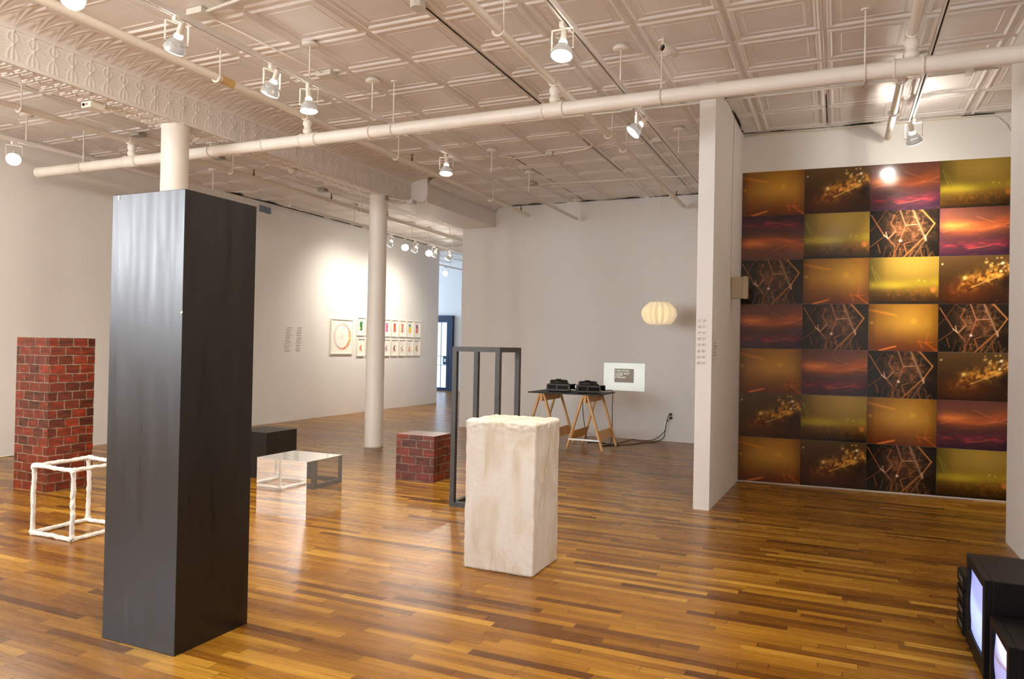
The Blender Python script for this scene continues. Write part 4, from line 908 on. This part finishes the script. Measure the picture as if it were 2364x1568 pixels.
def projector(label, x, y, rz, front_lit, lift=0):
    t = thing('slide_projector', label, 'slide projector', (x, y, TT+.001), rz, 'slide projectors on the black board')
    # local: lens towards +x
    m = MB(); prof = [(-.17, .012), (-.165, .10), (-.15, .108), (.10, .108), (.155, .095), (.165, .035), (.15, .012)]
    n_ = len(prof); vs = [(a, -.14, b) for a, b in prof]+[(a, .14, b) for a, b in prof]
    m.add(vs, [tuple(range(n_)), tuple(range(n_, 2*n_))[::-1]]+[(i, (i+1) % n_, n_+(i+1) % n_, n_+i) for i in range(n_)]); b = m.obj('body', M['darkgrey'], t)
    m = MB().box(-.15, -.03, -.143, -.139, .035, .092).box(-.015, .14, -.143, -.139, .035, .085); m.obj('side_grille', M['black'], t)
    m = MB().lathe([(.001, .108), (.118, .108), (.126, .114), (.126, .150), (.120, .158), (.092, .158), (.088, .150), (.085, .128), (.04, .128), (.038, .150), (.001, .150)], (-.01, 0, 0), n=40)
    tr = m.obj('slide_tray', M['black'], t)
    m = MB()
    for k in range(40):
        a = 2*PI*k/40; m.obox((-.01+math.cos(a)*.1265, math.sin(a)*.1265, .132), (math.cos(a), math.sin(a), 0), (-math.sin(a), math.cos(a), 0), (0, 0, 1), .002, .004, .017)
    m.obj('tray_ribs', M['darkgrey'], tr)
    m = MB().lathe([(.001, 0), (.036, 0), (.036, .05), (.040, .052), (.040, .085), (.033, .088), (.033, .082)], (.145, .02, .068), (1, 0, 0), n=24); ln = m.obj('lens_barrel', M['black'], t)
    MB().lathe([(.033, .083), (.001, .088)], (.145, .02, .068), (1, 0, 0), n=24).obj('lens_glass', mat('lens_lit', (1, 1, 1, 1), .1, emis=(.9, 1, .98, 1), estr=9) if front_lit else M['black'], ln)
    m = MB().box(-.05, .02, -.02, .05, .150, .172).box(.10, .135, -.10, -.03, .100, .125); m.obj('control_knob', M['black'], t)
    m = MB()
    for sx in (-.13, .12):
        for sy in (-.1, .1): m.cyl((sx, sy, 0), (sx, sy, .013), .012, n=10)
    m.obj('feet', M['rubber'], t)
    return t
projector('slide projector with glowing lens at the left of the black board', -3.63, 9.83, .22, True)
projector('slide projector with round tray at the right of the black board, unlit', -3.16, 9.72, .38, False)

# outlet and cords
t = thing('wall_outlet', 'small outlet with two black plugs low on the back wall', 'outlet', (-2.295, YB, .33))
MB().box(-.036, .036, -.007, -.001, -.0, .115).obj('cover_plate', M['whitemetal'], t)
MB().box(-.022, .018, -.04, -.007, .066, .10, .004).obj('plug', M['rubber'], t); MB().box(-.018, .022, -.04, -.007, .015, .05, .004).obj('plug', M['rubber'], t)
def cord(label, pts, r=.0055):
    P = [Vector(p) for p in pts]; Q = []
    for i in range(len(P)-1):
        p0, p1, p2, p3 = P[max(i-1, 0)], P[i], P[i+1], P[min(i+2, len(P)-1)]
        for s in range(8):
            u = s/8; Q.append(.5*((2*p1)+(p2-p0)*u+(2*p0-5*p1+4*p2-p3)*u*u+(3*p1-p0-3*p2+p3)*u**3))
    Q.append(P[-1]); o = MB().tube([q-Q[0] for q in Q], r, 8).obj('power_cord', M['rubber'], None, loc=Q[0]); tag(o, label, 'cord')
cord('black cord looping down from the upper plug and across the floor', [(-2.30, YB-.042, .41), (-2.33, YB-.06, .37), (-2.36, YB-.08, .18), (-2.38, YB-.10, .06), (-2.48, YB-.2, .008), (-2.62, YB-.45, .007), (-2.75, 10.35, .007), (-2.95, 10.25, .007), (-3.2, 10.35, .007), (-3.5, 10.45, .007)])
cord('black cord from the lower plug running under the table', [(-2.29, YB-.042, .36), (-2.34, YB-.07, .30), (-2.37, YB-.08, .16), (-2.50, YB-.13, .04), (-2.66, YB-.25, .008), (-2.80, YB-.30, .03), (-2.88, YB-.45, .007), (-2.95, 10.30, .007), (-2.85, 10.2, .007), (-3.0, 10.05, .007), (-3.05, 10.0, .007)])
cord('black cord dropping from the right projector to the floor', [(-3.0, 10.0, .80), (-2.96, 10.17, .79), (-2.955, 10.215, .74), (-2.96, 10.22, .5), (-2.95, 10.21, .25), (-2.96, 10.2, .05), (-2.98, 10.16, .008), (-3.04, 10.08, .007)])
cord('black cord dropping from the left projector to the floor', [(-3.45, 10.0, .80), (-3.42, 10.18, .79), (-3.415, 10.215, .74), (-3.40, 10.22, .45), (-3.36, 10.22, .2), (-3.33, 10.25, .02), (-3.3, 10.34, .007), (-3.1, 10.36, .007)])
o = MB().tube([(0, 0, 0), (.01, .3, .0), (.0, .6, 0), (.02, .9, 0)], .009, 8).obj('floor_cable', M['pipe'], None, loc=(XL+.03, 4.9, .009)); tag(o, 'white cable lying along the foot of the left wall', 'cable')

# ------------------------------------------------------------------ television sets at the right edge
def tv(label, x0, y0, y1, w, h, scr, px):
    D = y1-y0
    t = thing('television_set', label, 'television', (x0, y0, 0), group='television sets by the right wall')
    m = MB().box(.03, w, 0, D, .0, h, .004); m.obj('cabinet', M['black'], t)
    sz0, sz1, sy0, sy1 = scr; m = MB()
    m.box(0, .03, 0, D, sz1, h, .002).box(0, .03, 0, D, 0, sz0, .002).box(0, .03, 0, sy0, sz0, sz1, .002).box(0, .03, sy1, D, sz0, sz1, .002); m.obj('bezel', M['black'], t)
    nv, nu = px.shape[:2]; vs = []; a = px[::-1]
    for j in range(nv):
        for i in range(nu):
            u, v = i/(nu-1), j/(nv-1); b = .018*(1-(2*u-1)**2)*(1-(2*v-1)**2)**1+.006*(1-(2*u-1)**2)
            vs.append((.016-b, sy1-(sy1-sy0)*u, sz0+(sz1-sz0)*v))
    me = bpy.data.meshes.new('screen'); me.from_pydata(vs, [], [(j*nu+i, j*nu+i+1, (j+1)*nu+i+1, (j+1)*nu+i) for j in range(nv-1) for i in range(nu-1)])
    ca = me.color_attributes.new('Col', 'FLOAT_COLOR', 'POINT'); c = np.clip(a.reshape(-1, 3)/255, 0, 1)**2.2; full = np.ones((len(vs), 4)); full[:, :3] = c; ca.data.foreach_set('color', full.ravel())
    me.materials.append(M['screen']); me.polygons.foreach_set('use_smooth', [True]*len(me.polygons)); so = bpy.data.objects.new('screen', me); C.objects.link(so); so.parent = t
    return t
p = Pic(60, 48, (150, 160, 235)); p.mix(np.clip((p.v-.25-(p.u-.5)*.3)*8, 0, 1), (178, 200, 255)); p.mix((np.abs(p.u-.22) < .02).astype(float)*.7, (110, 90, 170)); p.mix(np.clip(.12-p.u, 0, 1)*7, (130, 130, 220)); p.mix(np.clip((p.v-.55), 0, 1), (140, 150, 215))  # screen picture with a window reflection painted into its colours
tv('large black television with a glowing lavender screen beside the right wall', .594, 3.735, 4.213, .46, .427, (.075, .385, .045, .435), p.a)
p = Pic(60, 48, (150, 150, 205)); p.mix(np.clip((.3-p.v+(p.u-.5)*.3)*8, 0, 1), (200, 205, 255)); p.mix((np.abs(p.v-.36) < .03).astype(float)*.5, (130, 100, 90))  # reflected window shape painted into this screen as well
tv('smaller black television in front of the large one, cut by the picture corner', .605, 3.30, 3.67, .30, .30, (.045, .268, .035, .335), p.a)
for k in range(4):
    t = thing('video_player', 'flat black video player, '+['lowest', 'second from the floor', 'third from the floor', 'topmost'][k]+' of the stack behind the large television', 'video player', (.585, 4.235, k*.0755), group='stacked video players')
    MB().box(.006, .36, 0, .205, .004, .0735, .004).obj('casing', M['black'], t); MB().box(0, .006, .002, .203, .012, .066).obj('front_panel', M['steel'] if False else M['black'], t)
    MB().box(-.002, 0, .03, .14, .040, .056).obj('tape_slot', M['darkgrey'], t)

# ------------------------------------------------------------------ world, view
w = bpy.data.worlds.new('World'); S.world = w; w.use_nodes = True
w.node_tree.nodes['Background'].inputs[0].default_value = (.6, .75, 1, 1); w.node_tree.nodes['Background'].inputs[1].default_value = .3
S.view_settings.view_transform = 'Standard'; S.view_settings.look = 'None'; S.view_settings.gamma = 1; S.view_settings.exposure = .78
S.view_settings.use_curve_mapping = False
S.cycles.max_bounces = 10; S.cycles.diffuse_bounces = 6; S.cycles.sample_clamp_indirect = 6
S.cycles.use_denoising = True
